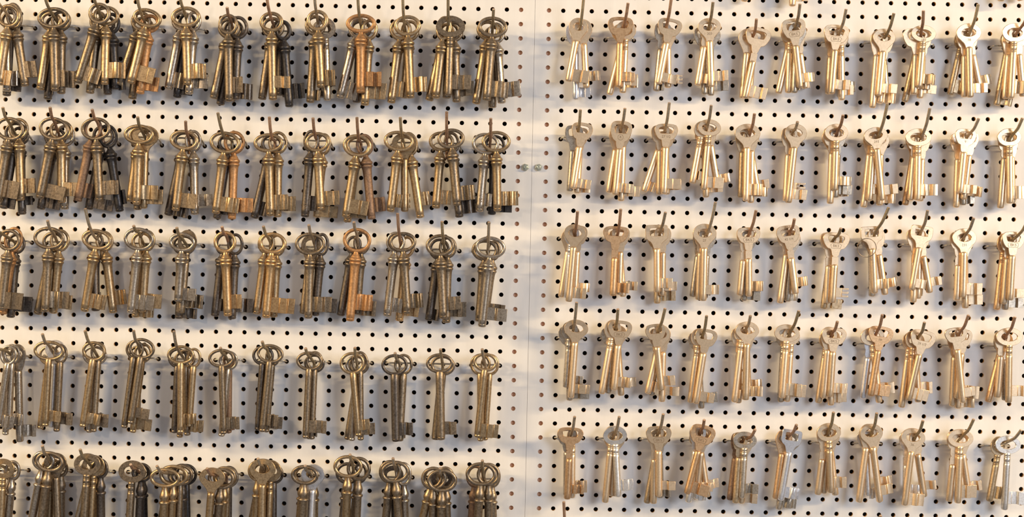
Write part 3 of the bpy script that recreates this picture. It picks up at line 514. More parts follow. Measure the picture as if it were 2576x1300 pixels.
 ('R',-32.9,-253.3,18.1,27.7,22.7,74.7,-3.6,4.5,'g',-1.0,5.5,20.0,''),
 ('R',-24.0,-253.5,11.5,14.9,21.8,72.1,-6.2,4.5,'g',19.8,6.0,16.9,'')]),
('R',3,59.4,-240.0,(60.8,-231.3,23.3),(61.7,-211.5,39.3),[('O',60.2,-233.8,23.3,23.0,18.9,71.5,-4.0,3.5,'b',17.3,4.4,15.5,''),
 ('T',63.8,-235.8,18.3,19.4,20.3,58.7,-2.1,3.5,'b',15.2,0.0,9.4,''),
 ('F',57.4,-235.6,15.8,15.7,21.3,66.4,-3.2,3.5,'s',-1.0,3.2,13.7,''),
 ('O',56.2,-238.7,10.8,19.5,18.6,63.0,-7.7,3.5,'b',5.6,3.2,13.7,'')]),
('R',3,104.4,-240.0,(105.4,-230.9,20.8),(106.2,-208.3,36.8),[('L',102.8,-234.3,20.8,26.3,17.5,63.9,-1.5,3.5,'c',16.6,3.7,14.0,''),
 ('T',108.4,-235.9,15.8,19.0,19.4,61.3,-0.2,3.5,'b',18.5,5.1,14.3,''),
 ('T',106.9,-237.9,10.8,20.4,18.6,61.7,5.3,3.5,'b',5.6,3.2,13.7,'')]),
('R',3,149.4,-240.0,(149.0,-230.0,20.8),(152.3,-210.5,36.8),[('U',145.5,-233.0,20.8,23.5,19.4,60.6,1.8,3.5,'b',15.7,4.4,14.7,''),
 ('T',152.3,-235.5,15.8,17.6,19.4,61.9,0.8,3.5,'b',15.3,5.7,15.0,''),
 ('T',146.8,-238.0,10.8,20.4,19.5,67.7,1.5,3.5,'g',19.0,3.0,13.3,'')]),
('R',3,194.4,-240.0,(198.7,-229.5,22.6),(203.3,-199.1,38.6),[('O',195.0,-231.4,22.6,24.7,20.3,70.1,0.1,3.5,'b',16.4,7.0,16.9,'27'),
 ('T',192.1,-234.9,17.6,14.8,19.4,65.9,-1.0,3.5,'b',-1.0,3.2,13.7,''),
 ('T',199.2,-236.9,13.3,18.5,20.4,62.3,-1.3,3.5,'n',5.6,3.2,13.7,''),
 ('T',192.1,-238.7,10.8,15.8,18.6,59.8,-6.3,3.5,'n',-1.0,3.2,13.7,'')]),
('R',3,239.4,-240.0,(242.9,-228.8,17.8),(246.0,-206.8,33.8),[('L',241.5,-232.5,17.8,24.5,17.1,63.6,1.7,3.5,'b',15.2,5.4,16.0,'BKS'),
 ('L',238.6,-233.7,15.0,18.5,18.5,61.9,-3.9,3.5,'b',-1.0,3.2,13.7,''),
 ('T',243.1,-237.3,10.8,16.7,19.5,63.9,-3.6,3.5,'n',16.7,1.6,11.9,'')]),
('R',3,284.4,-240.0,(285.1,-226.6,18.3),(285.7,-214.7,34.3),[('L',282.8,-230.5,18.3,24.5,18.9,62.8,8.4,3.5,'b',14.3,7.4,17.0,'42¼^AB.9'),
 ('T',284.1,-235.3,13.3,24.1,19.5,67.8,-6.2,3.5,'b',-1.0,3.2,13.7,''),
 ('O',288.1,-235.7,10.8,18.6,19.5,65.2,-2.6,3.5,'n',10.7,1.2,8.8,'')]),
('R',3,329.4,-240.0,(331.6,-232.6,20.8),(333.3,-223.4,36.8),[('L',332.4,-236.7,20.8,27.7,18.0,64.3,-2.2,3.5,'b',16.4,6.5,16.1,'BKS'),
 ('L',326.9,-237.3,15.8,20.4,19.4,64.5,-1.5,3.5,'b',-1.0,3.2,13.7,''),
 ('T',330.3,-237.2,10.8,21.4,19.5,71.0,-5.8,3.5,'g',19.0,1.6,11.9,'')]),
('R',3,374.4,-240.0,(373.4,-226.8,18.3),(382.7,-200.9,34.3),[('U',370.0,-229.4,18.3,23.1,18.0,61.1,4.0,3.5,'b',14.8,4.5,14.8,''),
 ('T',376.5,-233.1,13.3,17.6,20.4,59.6,9.9,3.5,'b',14.8,7.4,16.7,''),
 ('U',371.7,-235.1,10.8,21.4,18.6,58.9,2.0,3.5,'n',-1.0,3.2,13.7,'')]),
('R',3,419.4,-240.0,(420.9,-224.0,21.4),(422.0,-203.3,37.4),[('U',420.9,-227.5,21.4,22.9,17.5,59.0,-8.3,3.5,'b',13.8,3.2,12.6,''),
 ('L',416.2,-231.8,16.4,18.5,19.4,67.2,-0.6,3.5,'b',-1.0,3.2,13.7,''),
 ('T',422.1,-233.8,14.4,13.9,20.4,56.1,11.3,3.5,'b',13.9,6.5,15.6,''),
 ('O',421.8,-234.4,10.8,20.4,18.6,60.9,0.1,3.5,'b',5.6,3.2,13.7,'')]),
('R',3,464.4,-240.0,(467.9,-227.9,16.9),(471.2,-210.1,32.9),[('O',467.1,-230.6,16.9,25.4,19.9,62.2,0.1,3.5,'b',19.2,3.2,15.3,'231'),
 ('L',462.8,-233.9,13.3,19.5,19.5,62.2,-1.0,3.5,'b',-1.0,3.2,13.7,''),
 ('O',469.3,-234.6,10.8,19.5,19.5,69.8,2.2,3.5,'b',17.6,3.8,14.1,'')]),
('R',3,509.4,-240.0,(518.8,-228.8,23.3),(525.3,-210.4,39.3),[('T',516.0,-232.1,23.3,23.5,18.0,62.4,-1.8,3.5,'b',15.7,3.2,12.4,'BKS'),
 ('T',513.0,-234.7,18.3,16.6,19.4,64.3,-3.3,3.5,'b',-1.0,3.2,13.7,''),
 ('F',510.2,-235.3,13.3,14.8,21.3,70.1,-5.1,3.5,'c',-1.0,3.2,13.7,''),
 ('O',514.5,-235.6,10.8,18.6,18.6,69.6,-0.5,3.5,'n',18.1,2.7,13.0,'')]),
('L',4,-525.0,-375.0,(-526.9,-366.9,26.0),(-535.9,-358.1,42.0),[('P',-523.9,-371.4,26.0,17.9,21.1,75.0,-7.1,3.5,'n',15.2,0.5,12.8,''),
 ('P',-522.4,-371.0,20.2,17.8,21.2,78.6,-1.7,3.5,'n',15.3,5.6,17.0,''),
 ('O',-518.2,-372.1,14.0,16.3,22.3,91.2,2.1,3.9,'n',17.3,5.6,18.0,''),
 ('P',-525.9,-374.1,11.5,21.8,19.8,82.7,-3.6,3.5,'n',-1.0,3.2,13.7,'')]),
('L',4,-480.0,-375.0,(-482.5,-360.6,25.5),(-484.1,-347.9,41.5),[('P',-482.2,-366.2,25.5,32.2,21.1,78.7,-2.0,3.5,'b',16.2,5.5,16.7,''),
 ('P',-472.1,-369.7,19.7,15.3,20.7,81.2,-2.0,3.5,'g',16.3,7.9,20.4,''),
 ('O',-479.0,-365.5,14.6,21.3,19.3,81.8,-2.1,3.9,'w',5.9,3.2,13.7,''),
 ('P',-486.4,-372.4,11.5,21.8,20.8,77.5,-6.1,3.5,'b',-1.0,3.2,13.7,'')]),
('L',4,-435.0,-375.0,(-438.8,-360.8,22.1),(-441.5,-343.9,38.1),[('P',-436.8,-366.1,22.1,24.6,20.9,79.8,-7.6,3.5,'b',17.7,4.4,15.8,''),
 ('P',-433.9,-367.2,16.3,16.3,21.3,83.9,-2.6,3.5,'g',15.3,5.9,19.6,''),
 ('P',-438.8,-371.4,11.5,25.8,20.8,81.2,-3.3,3.5,'n',-1.0,3.2,13.7,'')]),
('L',4,-390.0,-375.0,(-390.6,-357.1,24.8),(-391.0,-342.7,40.8),[('P',-386.4,-362.2,24.8,27.5,21.8,78.9,-7.7,3.5,'g',17.9,7.1,17.7,''),
 ('P',-394.8,-363.6,20.5,19.2,19.7,82.6,-6.8,3.5,'g',-1.0,3.2,13.7,''),
 ('P',-386.8,-367.2,18.1,18.8,20.7,84.0,-6.4,3.5,'b',18.8,4.4,16.3,''),
 ('P',-393.2,-370.5,11.5,21.8,20.8,77.7,-0.2,3.5,'g',-1.0,3.2,13.7,'')]),
('L',4,-345.0,-375.0,(-347.3,-362.7,30.3),(-348.5,-342.0,46.3),[('P',-344.8,-367.5,30.3,28.4,20.1,81.0,0.9,3.5,'b',15.5,9.3,20.1,''),
 ('P',-332.4,-370.9,24.7,15.7,21.1,71.6,-3.1,3.5,'b',14.3,-4.9,7.1,''),
 ('P',-342.5,-372.2,19.1,21.7,19.7,80.3,2.5,3.5,'g',7.4,5.9,15.3,''),
 ('P',-350.8,-372.0,16.7,20.8,20.8,78.4,-1.7,3.5,'d',-1.0,3.2,13.7,''),
 ('P',-345.5,-375.1,11.5,21.8,19.8,80.7,-2.2,3.5,'b',-1.0,3.2,13.7,'')]),
('L',4,-300.0,-375.0,(-301.1,-366.1,24.7),(-301.8,-358.5,40.7),[('P',-303.8,-370.6,24.7,27.5,19.7,78.9,2.7,3.5,'g',16.9,4.9,17.7,''),
 ('P',-297.7,-373.5,18.1,19.8,20.7,79.6,-4.4,3.5,'n',-1.0,3.2,13.7,''),
 ('P',-298.6,-373.1,11.5,12.9,18.8,77.1,0.7,3.5,'r',6.0,3.2,13.7,'')]),
('L',4,-255.0,-375.0,(-257.8,-360.8,18.7),(-260.1,-351.8,34.7),[('P',-254.3,-365.5,18.7,28.1,20.2,81.9,-4.9,3.5,'g',15.3,7.4,19.3,''),
 ('P',-262.6,-367.9,14.0,22.8,20.8,78.4,-3.0,3.5,'d',-1.0,3.2,13.7,''),
 ('P',-252.8,-369.0,11.5,15.9,20.8,79.6,-4.1,3.5,'g',15.9,4.5,16.9,'')]),
('L',4,-210.0,-375.0,(-212.8,-366.7,23.6),(-214.7,-357.4,39.6),[('P',-212.8,-371.9,23.6,27.5,20.2,80.5,-1.8,3.5,'g',21.2,6.2,19.2,''),
 ('P',-208.1,-372.1,17.8,17.8,20.7,82.0,-1.2,3.5,'g',5.9,3.2,13.7,''),
 ('P',-209.1,-375.4,11.5,21.8,19.8,79.5,-2.9,3.5,'d',6.0,3.2,13.7,'')]),
('L',4,-165.0,-375.0,(-164.2,-367.2,27.2),(-163.7,-355.6,43.2),[('P',-168.0,-372.9,27.2,26.0,23.4,76.1,6.1,3.5,'b',12.3,6.1,16.9,''),
 ('P',-160.7,-372.1,20.6,17.7,22.7,81.6,1.7,3.5,'g',14.8,5.9,17.7,''),
 ('P',-164.7,-375.4,18.1,22.7,20.7,79.4,-2.3,3.5,'n',-1.0,3.2,13.7,''),
 ('P',-162.4,-375.5,11.5,21.8,21.3,79.9,-7.9,3.5,'g',-1.0,3.2,13.7,'')]),
('L',4,-120.0,-375.0,(-121.7,-368.8,18.1),(-123.2,-360.9,34.1),[('P',-124.7,-374.6,18.1,27.7,22.5,80.2,2.1,4.5,'d',18.0,6.7,19.8,''),
 ('P',-116.0,-374.6,11.5,19.8,22.3,80.6,-2.0,4.5,'g',6.0,3.2,13.7,'')]),
('L',4,-75.0,-375.0,(-75.7,-366.6,18.1),(-76.4,-356.1,34.1),[('P',-77.8,-372.0,18.1,28.6,20.9,80.2,2.2,4.5,'g',16.3,5.6,19.0,''),
 ('P',-74.6,-374.8,11.5,25.8,21.3,78.5,-4.7,4.5,'g',-1.0,3.2,13.7,'')]),
('L',4,-30.0,-375.0,(-32.0,-364.8,23.8),(-33.3,-354.8,39.8),[('P',-30.1,-369.5,23.8,25.4,19.7,78.7,-5.1,3.5,'b',21.2,1.3,15.2,''),
 ('P',-35.3,-372.5,17.2,21.7,22.7,80.3,1.3,3.5,'b',-1.0,3.2,13.7,''),
 ('P',-25.4,-373.1,11.5,19.8,23.0,79.5,-2.8,3.5,'b',12.9,3.5,16.4,'')]),
('R',4,59.4,-345.0,(61.3,-330.8,20.8),(62.8,-305.0,36.8),[('O',63.6,-333.0,20.8,25.4,18.9,72.3,-3.1,3.5,'b',18.9,5.3,14.8,''),
 ('F',57.3,-335.5,15.8,17.6,19.0,59.7,-2.6,3.5,'n',17.1,2.7,13.0,''),
 ('T',57.0,-341.2,10.8,22.3,20.4,68.0,1.6,3.5,'n',20.4,1.8,12.1,'')]),
('R',4,104.4,-345.0,(105.2,-329.9,21.7),(105.4,-311.0,37.7),[('T',109.0,-333.0,21.7,25.4,18.9,63.3,-4.2,3.5,'b',17.1,4.1,14.5,'BKS'),
 ('F',101.8,-333.1,19.2,17.6,20.3,68.3,-8.6,3.5,'b',-1.0,3.2,13.7,''),
 ('T',101.4,-341.1,14.2,23.2,18.5,59.6,-2.4,3.5,'n',-1.0,3.2,13.7,''),
 ('O',107.1,-338.3,10.8,21.4,18.6,64.9,5.1,3.5,'b',16.7,8.4,18.1,'')]),
('R',4,149.4,-345.0,(149.5,-332.3,22.8),(153.8,-309.5,38.8),[('T',146.3,-334.9,22.8,21.6,17.0,61.1,7.0,3.5,'b',14.7,4.4,14.7,''),
 ('O',152.7,-337.4,17.8,18.5,19.4,63.7,-11.7,3.5,'b',8.8,3.2,14.3,''),
 ('T',155.4,-340.3,13.3,15.3,18.1,68.1,-0.1,3.5,'b',17.6,6.8,16.2,''),
 ('T',150.0,-341.2,10.8,18.6,18.6,61.3,-5.0,3.5,'n',-1.0,3.2,13.7,'')]),
('R',4,194.4,-345.0,(195.9,-336.8,20.6),(197.0,-316.1,36.6),[('T',199.0,-340.0,20.6,23.1,18.4,69.3,-7.6,3.5,'b',18.0,3.2,13.4,''),
 ('F',192.3,-340.0,15.8,16.7,19.0,68.8,-6.1,3.5,'b',-1.0,3.2,13.7,''),
 ('T',191.4,-344.2,10.8,18.6,18.6,70.9,4.8,3.5,'n',17.6,5.6,16.2,'')]),
('R',4,239.4,-345.0,(241.0,-329.1,20.3),(242.2,-315.2,36.3),[('O',241.9,-331.4,20.3,24.7,18.4,72.7,-0.0,3.5,'b',17.3,4.2,14.8,''),
 ('F',237.7,-332.9,17.8,16.6,19.4,74.3,-5.5,3.5,'b',7.4,4.6,13.9,''),
 ('T',234.9,-339.5,12.8,16.7,19.5,68.8,0.6,3.5,'b',-1.0,3.2,13.7,''),
 ('O',242.6,-339.1,10.8,16.7,18.6,62.3,3.5,3.5,'b',14.9,7.3,17.6,'')]),
('R',4,284.4,-345.0,(287.8,-331.8,17.8),(292.5,-309.3,33.8),[('F',283.9,-333.6,17.8,26.6,18.5,68.1,-3.0,3.5,'b',18.9,3.2,16.2,''),
 ('F',289.5,-337.2,12.8,18.1,18.5,68.7,-2.5,3.5,'b',19.5,5.6,18.5,''),
 ('F',282.3,-339.0,10.8,15.8,19.5,67.7,-1.8,3.5,'n',-1.0,3.2,13.7,'')]),
('R',4,329.4,-345.0,(330.8,-331.8,21.1),(331.8,-319.4,37.1),[('T',332.3,-335.8,21.1,25.8,18.4,63.0,-2.5,3.5,'b',18.0,4.4,14.6,'BKS'),
 ('O',327.5,-335.7,18.3,17.6,19.4,65.2,-3.5,3.5,'b',-1.0,3.2,13.7,''),
 ('F',327.0,-339.5,13.3,16.7,19.5,67.4,-6.6,3.5,'b',-1.0,3.2,13.7,''),
 ('T',330.8,-340.5,10.8,20.4,19.5,68.5,1.9,3.5,'b',17.2,3.2,13.5,'')]),
('R',4,374.4,-345.0,(377.7,-330.8,18.3),(378.8,-311.7,34.3),[('T',381.6,-333.8,18.3,25.9,18.5,64.3,-7.8,3.5,'c',19.4,2.0,13.9,'19'),
 ('F',374.3,-335.5,13.3,25.0,19.0,69.9,7.3,3.5,'b',17.1,8.6,20.4,''),
 ('T',372.7,-341.0,10.8,13.9,20.4,60.7,-5.7,3.5,'s',-1.0,3.2,13.7,'')]),
('R',4,419.4,-345.0,(420.4,-333.7,23.3),(421.0,-318.4,39.3),[('T',424.3,-336.8,23.3,26.7,18.9,65.4,-11.7,3.5,'b',19.5,2.9,14.7,'29½'),
 ('F',415.6,-337.6,18.3,16.6,18.9,62.2,-1.3,3.5,'c',-1.0,3.2,13.7,''),
 ('F',413.8,-339.7,13.3,15.3,19.0,70.2,-5.8,3.5,'b',-1.0,3.2,13.7,''),
 ('O',419.7,-339.7,10.8,20.4,18.6,64.4,4.7,3.5,'b',14.9,8.8,20.9,'')]),
('R',4,464.4,-345.0,(462.4,-329.6,23.3),(466.1,-310.2,39.3),[('T',458.9,-332.0,23.3,23.5,16.1,70.7,7.4,3.5,'b',13.8,6.0,15.7,''),
 ('T',467.7,-335.1,18.3,18.9,18.5,63.7,-3.8,3.5,'b',21.2,1.8,14.8,''),
 ('T',461.4,-339.3,13.3,16.7,18.5,67.9,-1.4,3.5,'b',-1.0,3.2,13.7,''),
 ('O',465.0,-337.8,10.8,18.6,18.6,71.9,1.3,3.5,'b',16.7,1.2,11.1,'')]),
('R',4,509.4,-345.0,(512.2,-330.0,23.0),(514.2,-311.1,39.0),[('F',514.5,-332.5,23.0,27.6,18.9,68.7,0.7,3.5,'b',18.4,6.9,18.0,''),
 ('T',508.6,-336.5,18.3,16.6,19.4,60.2,-3.2,3.5,'b',-1.0,3.2,13.7,''),
 ('O',512.0,-336.8,13.3,19.5,18.5,66.9,-12.7,3.5,'c',-1.0,3.2,13.7,''),
 ('T',512.8,-341.2,10.8,20.4,18.6,59.2,3.4,3.5,'n',5.6,3.2,13.7,'')]),
('L',5,-525.0,-495.0,(-530.2,-486.7,24.7),(-533.5,-478.9,40.7),[('F',-528.3,-489.8,24.7,24.3,21.1,73.6,-1.9,3.9,'b',9.2,3.2,13.7,''),
 ('B',-520.7,-491.9,18.1,16.6,20.5,75.9,-4.5,4.3,'n',9.2,5.5,20.0,''),
 ('B',-523.3,-494.7,11.5,17.8,20.6,75.4,-9.5,4.3,'g',9.2,5.5,20.0,'')]),
('L',5,-480.0,-495.0,(-481.1,-475.7,27.4),(-481.8,-462.2,43.4),[('B',-479.4,-481.1,27.4,29.5,21.8,88.3,-7.2,4.3,'g',9.1,5.5,20.0,''),
 ('B',-487.1,-481.1,22.6,24.0,21.2,89.3,-10.4,4.3,'n',9.2,5.5,20.0,''),
 ('O',-475.8,-483.1,19.9,23.3,20.5,86.7,3.4,3.9,'g',9.2,3.2,13.7,''),
 ('B',-471.5,-490.0,14.3,15.6,18.4,84.5,0.7,4.3,'g',9.2,5.5,20.0,''),
 ('B',-482.2,-489.7,11.5,21.3,19.9,82.1,-1.9,4.3,'b',9.2,5.5,20.0,'')]),
('L',5,-435.0,-495.0,(-439.7,-478.8,30.9),(-442.1,-464.7,46.9),[('F',-439.1,-482.5,30.9,27.5,22.8,84.3,-2.6,3.9,'g',9.1,3.2,13.7,''),
 ('F',-434.4,-484.8,25.3,23.2,22.5,83.1,-2.0,3.9,'b',9.1,3.2,13.7,''),
 ('B',-428.8,-488.4,19.7,17.0,21.2,80.5,1.7,4.3,'d',9.2,5.5,20.0,''),
 ('B',-432.3,-489.7,14.1,18.4,18.4,80.5,-0.5,4.3,'b',9.2,5.5,20.0,''),
 ('P',-441.6,-490.8,11.5,21.3,18.5,79.0,-13.3,3.5,'n',9.2,3.2,13.7,'')]),
('L',5,-390.0,-495.0,(-391.1,-486.9,24.7),(-391.9,-480.1,40.7),[('F',-394.2,-490.2,24.7,28.5,23.2,77.1,-2.5,3.9,'g',9.2,3.2,13.7,''),
 ('B',-386.3,-492.1,18.1,21.2,20.5,76.5,-2.0,4.3,'d',9.2,5.5,20.0,''),
 ('B',-387.0,-493.1,11.5,15.6,19.2,76.8,2.5,4.3,'k',9.2,5.5,20.0,'')]),
('L',5,-345.0,-495.0,(-357.0,-489.1,35.9),(-362.3,-479.4,51.9),[('B',-357.5,-494.2,35.9,31.8,21.0,69.9,-0.9,4.3,'b',9.1,5.5,20.0,''),
 ('B',-349.9,-492.5,30.3,30.2,22.4,72.7,-2.7,4.3,'b',9.1,5.5,20.0,''),
 ('P',-344.4,-492.9,24.7,26.8,22.5,73.4,-1.1,3.5,'g',9.2,3.2,13.7,''),
 ('B',-343.9,-493.0,19.1,23.3,22.6,74.4,1.9,4.3,'d',9.2,5.5,20.0,''),
 ('P',-340.9,-494.1,13.5,23.4,22.7,74.5,2.5,3.5,'k',9.2,3.2,13.7,''),
 ('B',-358.2,-495.0,11.5,21.3,19.9,75.7,-9.5,4.3,'d',9.2,5.5,20.0,'')]),
('L',5,-300.0,-495.0,(-307.9,-490.5,33.9),(-311.6,-481.2,49.9),[('O',-309.3,-493.3,33.9,26.9,21.0,70.5,-3.5,3.9,'b',9.1,3.2,13.7,''),
 ('B',-301.2,-495.1,28.3,28.1,22.5,69.8,-4.0,4.3,'g',9.1,5.5,20.0,''),
 ('B',-298.8,-494.3,22.7,24.7,22.6,71.7,-2.4,4.3,'b',9.2,5.5,20.0,''),
 ('P',-297.0,-495.5,17.1,23.4,22.6,71.5,-0.7,3.5,'g',9.2,3.2,13.7,''),
 ('P',-296.5,-495.0,11.5,19.2,21.3,73.2,0.5,3.5,'d',9.2,3.2,13.7,'')]),
('L',5,-255.0,-495.0,(-258.7,-481.3,28.4),(-260.8,-471.0,44.4),[('O',-258.5,-484.4,28.4,27.0,21.8,79.4,-0.0,3.9,'b',9.1,3.2,13.7,''),
 ('B',-263.7,-487.1,22.8,22.6,22.6,78.1,-1.8,4.3,'b',9.2,5.5,20.0,''),
 ('F',-252.1,-487.9,18.8,23.3,23.3,78.0,-1.2,3.9,'b',9.2,3.2,13.7,''),
 ('B',-261.5,-490.0,14.1,21.3,21.3,78.6,-10.7,4.3,'g',9.2,5.5,20.0,''),
 ('P',-249.8,-492.2,11.5,21.3,21.3,75.1,0.9,3.5,'d',9.2,3.2,13.7,'')]),
('L',5,-210.0,-495.0,(-211.7,-485.5,26.3),(-212.7,-477.8,42.3),[('B',-215.1,-490.1,26.3,28.8,21.1,73.4,-2.3,4.3,'g',9.1,5.5,20.0,''),
 ('O',-207.4,-490.5,20.1,24.7,21.2,74.3,-1.7,3.9,'w',9.2,3.2,13.7,''),
 ('B',-206.9,-492.0,13.5,17.7,22.7,74.0,0.8,4.3,'b',9.2,5.5,20.0,''),
 ('B',-218.2,-492.7,11.5,20.6,19.9,74.3,-4.2,4.3,'b',9.2,5.5,20.0,'')]),
('L',5,-165.0,-495.0,(-165.8,-473.8,31.0),(-166.3,-464.7,47.0),[('B',-169.9,-479.7,31.0,30.6,24.1,81.0,-1.0,4.3,'b',9.9,5.5,20.0,''),
 ('B',-159.4,-482.9,24.4,25.4,25.4,79.0,-1.5,4.3,'g',10.0,5.5,20.0,''),
 ('B',-159.3,-488.7,17.8,17.0,21.6,75.1,-6.3,4.3,'d',10.0,5.5,20.0,''),
 ('B',-172.3,-489.8,11.5,25.6,23.2,75.5,-4.9,4.3,'d',10.1,5.5,20.0,'')]),
('L',5,-120.0,-495.0,(-121.7,-478.8,25.7),(-122.7,-468.5,41.7),[('B',-121.6,-485.1,25.7,29.9,23.4,76.0,5.7,4.3,'g',10.0,5.5,20.0,''),
 ('B',-127.0,-486.0,20.1,23.9,24.7,76.5,-4.2,4.3,'g',10.0,5.5,20.0,''),
 ('B',-113.3,-488.5,18.1,17.7,25.5,73.9,2.6,4.3,'n',10.0,5.5,20.0,''),
 ('F',-124.5,-490.8,11.5,21.7,20.1,73.3,3.5,3.9,'d',10.1,3.2,13.7,'')]),
('L',5,-75.0,-495.0,(-74.4,-486.0,28.4),(-74.1,-477.4,44.4),[('B',-72.5,-492.7,28.4,31.4,24.5,66.6,-0.2,4.3,'g',10.0,5.5,20.0,''),
 ('B',-81.2,-491.7,22.8,26.9,24.6,69.1,-0.5,4.3,'g',10.0,5.5,20.0,''),
 ('B',-82.5,-491.3,19.1,20.8,23.1,72.4,-12.9,4.3,'b',10.0,5.5,20.0,''),
 ('B',-69.5,-491.7,17.1,19.3,23.9,70.1,3.3,4.3,'g',10.0,5.5,20.0,''),
 ('O',-73.2,-494.4,11.5,23.2,20.1,68.7,-2.8,3.9,'d',10.1,3.2,13.7,'')]),
('L',5,-30.0,-495.0,(-30.5,-478.9,25.8),(-30.9,-469.0,41.8),[('B',-32.3,-485.8,25.8,32.2,24.9,73.5,-2.8,4.3,'g',10.0,5.5,20.0,''),
 ('B',-24.6,-487.0,20.1,24.7,24.7,73.2,1.3,4.3,'g',10.0,5.5,20.0,''),
 ('B',-21.4,-489.8,13.5,19.3,24.8,71.9,3.1,4.3,'g',10.1,5.5,20.0,''),
 ('B',-38.5,-490.5,11.5,19.4,24.0,72.1,-3.7,4.3,'r',10.1,5.5,20.0,'')]),
('R',5,59.4,-450.0,(61.5,-441.2,18.9),(63.3,-423.0,34.9),[('L',60.1,-444.8,18.9,27.0,17.1,66.7,-1.8,3.5,'c',16.6,6.5,15.7,''),
 ('T',56.7,-446.6,13.9,20.4,18.5,62.1,0.7,3.5,'n',-1.0,3.2,13.7,''),
 ('F',62.5,-446.9,10.8,11.1,18.6,64.6,0.7,3.5,'b',16.0,5.6,18.3,'')]),
('R',5,104.4,-450.0,(107.0,-440.9,18.0),(109.4,-422.3,34.0),[('F',106.7,-444.0,18.0,25.1,20.1,64.4,4.2,3.5,'w',16.4,6.5,18.0,''),
 ('F',103.5,-444.0,15.5,16.7,19.4,71.1,-4.5,3.5,'b',-1.0,3.2,13.7,''),
 ('O',106.7,-449.5,10.8,21.4,18.6,59.3,-1.5,3.5,'b',8.8,0.5,9.7,'')]),
('R',5,149.4,-450.0,(152.3,-437.9,21.5),(154.4,-418.2,37.5),[('T',151.9,-442.2,21.5,26.7,18.9,64.1,1.6,3.5,'b',16.8,6.9,16.1,'BKS'),
 ('L',148.4,-443.0,18.3,18.5,18.9,71.5,-0.1,3.5,'b',-1.0,3.2,13.7,''),
 ('O',152.9,-446.4,13.3,20.4,18.5,69.6,-9.2,3.5,'g',-1.0,3.2,13.7,''),
 ('T',153.9,-447.4,10.8,15.8,18.6,62.3,2.3,3.5,'n',10.7,1.2,9.7,'')]),
('R',5,194.4,-450.0,(195.5,-435.7,26.5),(196.1,-422.7,42.5),[('T',196.7,-440.4,26.5,26.2,20.7,63.4,-13.5,3.5,'c',20.7,2.3,14.2,'BKS'),
 ('T',192.2,-441.5,22.1,17.5,19.3,70.7,-6.6,3.5,'w',-1.0,3.2,13.7,''),
 ('T',198.1,-443.2,19.6,17.5,19.4,60.2,-4.8,3.5,'b',16.6,3.7,12.9,''),
 ('O',194.7,-445.3,15.2,20.4,18.5,62.6,9.6,3.5,'b',13.9,8.3,17.6,''),
 ('O',198.1,-446.0,10.8,18.6,18.6,64.0,-3.6,3.5,'w',10.2,-1.2,7.9,'')]),
('R',5,239.4,-450.0,(245.2,-443.9,20.6),(249.6,-432.5,36.6),[('F',242.0,-445.9,20.6,24.7,18.0,60.6,-1.8,3.5,'n',16.4,5.3,15.5,'99'),
 ('T',237.5,-447.8,17.8,15.7,19.4,64.7,-3.0,3.5,'g',-1.0,3.2,13.7,''),
 ('T',235.5,-449.4,12.8,13.9,19.5,61.2,-6.1,3.5,'r',-1.0,3.2,13.7,''),
 ('O',243.9,-448.9,10.8,18.6,18.6,65.1,-2.1,3.5,'b',16.0,1.2,11.0,'')]),
('R',5,284.4,-450.0,(288.8,-440.0,19.7),(292.4,-426.8,35.7),[('U',290.7,-443.4,19.7,21.1,18.5,65.4,-8.5,3.5,'s',18.0,3.7,15.2,''),
 ('O',283.8,-444.9,14.7,17.6,20.4,63.2,-6.5,3.5,'c',-1.0,3.2,13.7,''),
 ('O',290.4,-446.8,10.8,23.2,18.6,73.3,-7.5,3.5,'n',17.6,3.2,13.5,'')]),
('R',5,329.4,-450.0,(329.6,-432.8,22.1),(329.7,-412.9,38.1),[('F',329.1,-435.8,22.1,24.9,19.4,63.3,3.4,3.5,'b',16.1,4.9,16.4,''),
 ('L',326.2,-440.1,17.6,18.5,18.5,62.3,-5.7,3.5,'b',-1.0,3.2,13.7,''),
 ('O',331.3,-441.8,15.1,21.3,18.5,59.4,-4.5,3.5,'b',-1.0,3.2,13.7,''),
 ('O',332.2,-443.9,10.8,16.7,18.6,60.0,7.7,3.5,'b',-1.0,3.2,13.7,'')]),
('R',5,374.4,-450.0,(374.6,-433.5,20.8),(374.7,-413.1,36.8),[('O',373.7,-436.0,20.8,23.8,19.4,72.5,8.5,3.5,'b',15.2,7.2,17.5,''),
 ('O',371.0,-436.8,18.3,18.5,20.3,72.6,-6.3,3.5,'b',-1.0,3.2,13.7,''),
 ('T',369.7,-443.9,13.3,17.6,17.6,59.0,3.7,3.5,'w',8.3,-3.2,7.9,''),
 ('O',377.1,-443.5,10.8,16.7,19.5,54.5,8.6,3.5,'b',15.8,3.6,13.9,'')]),
('R',5,419.4,-450.0,(421.5,-438.2,17.8),(423.5,-420.4,33.8),[('O',418.2,-440.2,17.8,25.4,19.9,71.6,-5.7,3.5,'b',19.9,1.4,13.9,'36'),
 ('O',422.4,-443.3,12.8,13.0,20.4,60.7,9.9,3.5,'b',13.9,7.0,16.2,''),
 ('L',413.6,-444.9,10.8,15.8,19.5,64.1,0.7,3.5,'w',13.9,8.3,18.6,'')]),
('R',5,464.4,-450.0,(470.5,-437.5,16.5),(476.4,-418.1,32.5),[('F',468.3,-440.1,16.5,26.8,19.2,68.2,-0.9,3.5,'b',19.9,6.2,19.4,''),
 ('L',463.6,-443.1,13.3,17.6,19.5,64.3,-4.2,3.5,'b',-1.0,3.2,13.7,''),
 ('O',470.4,-444.0,10.8,20.4,18.6,58.0,10.1,3.5,'b',14.4,4.1,14.4,'')]),
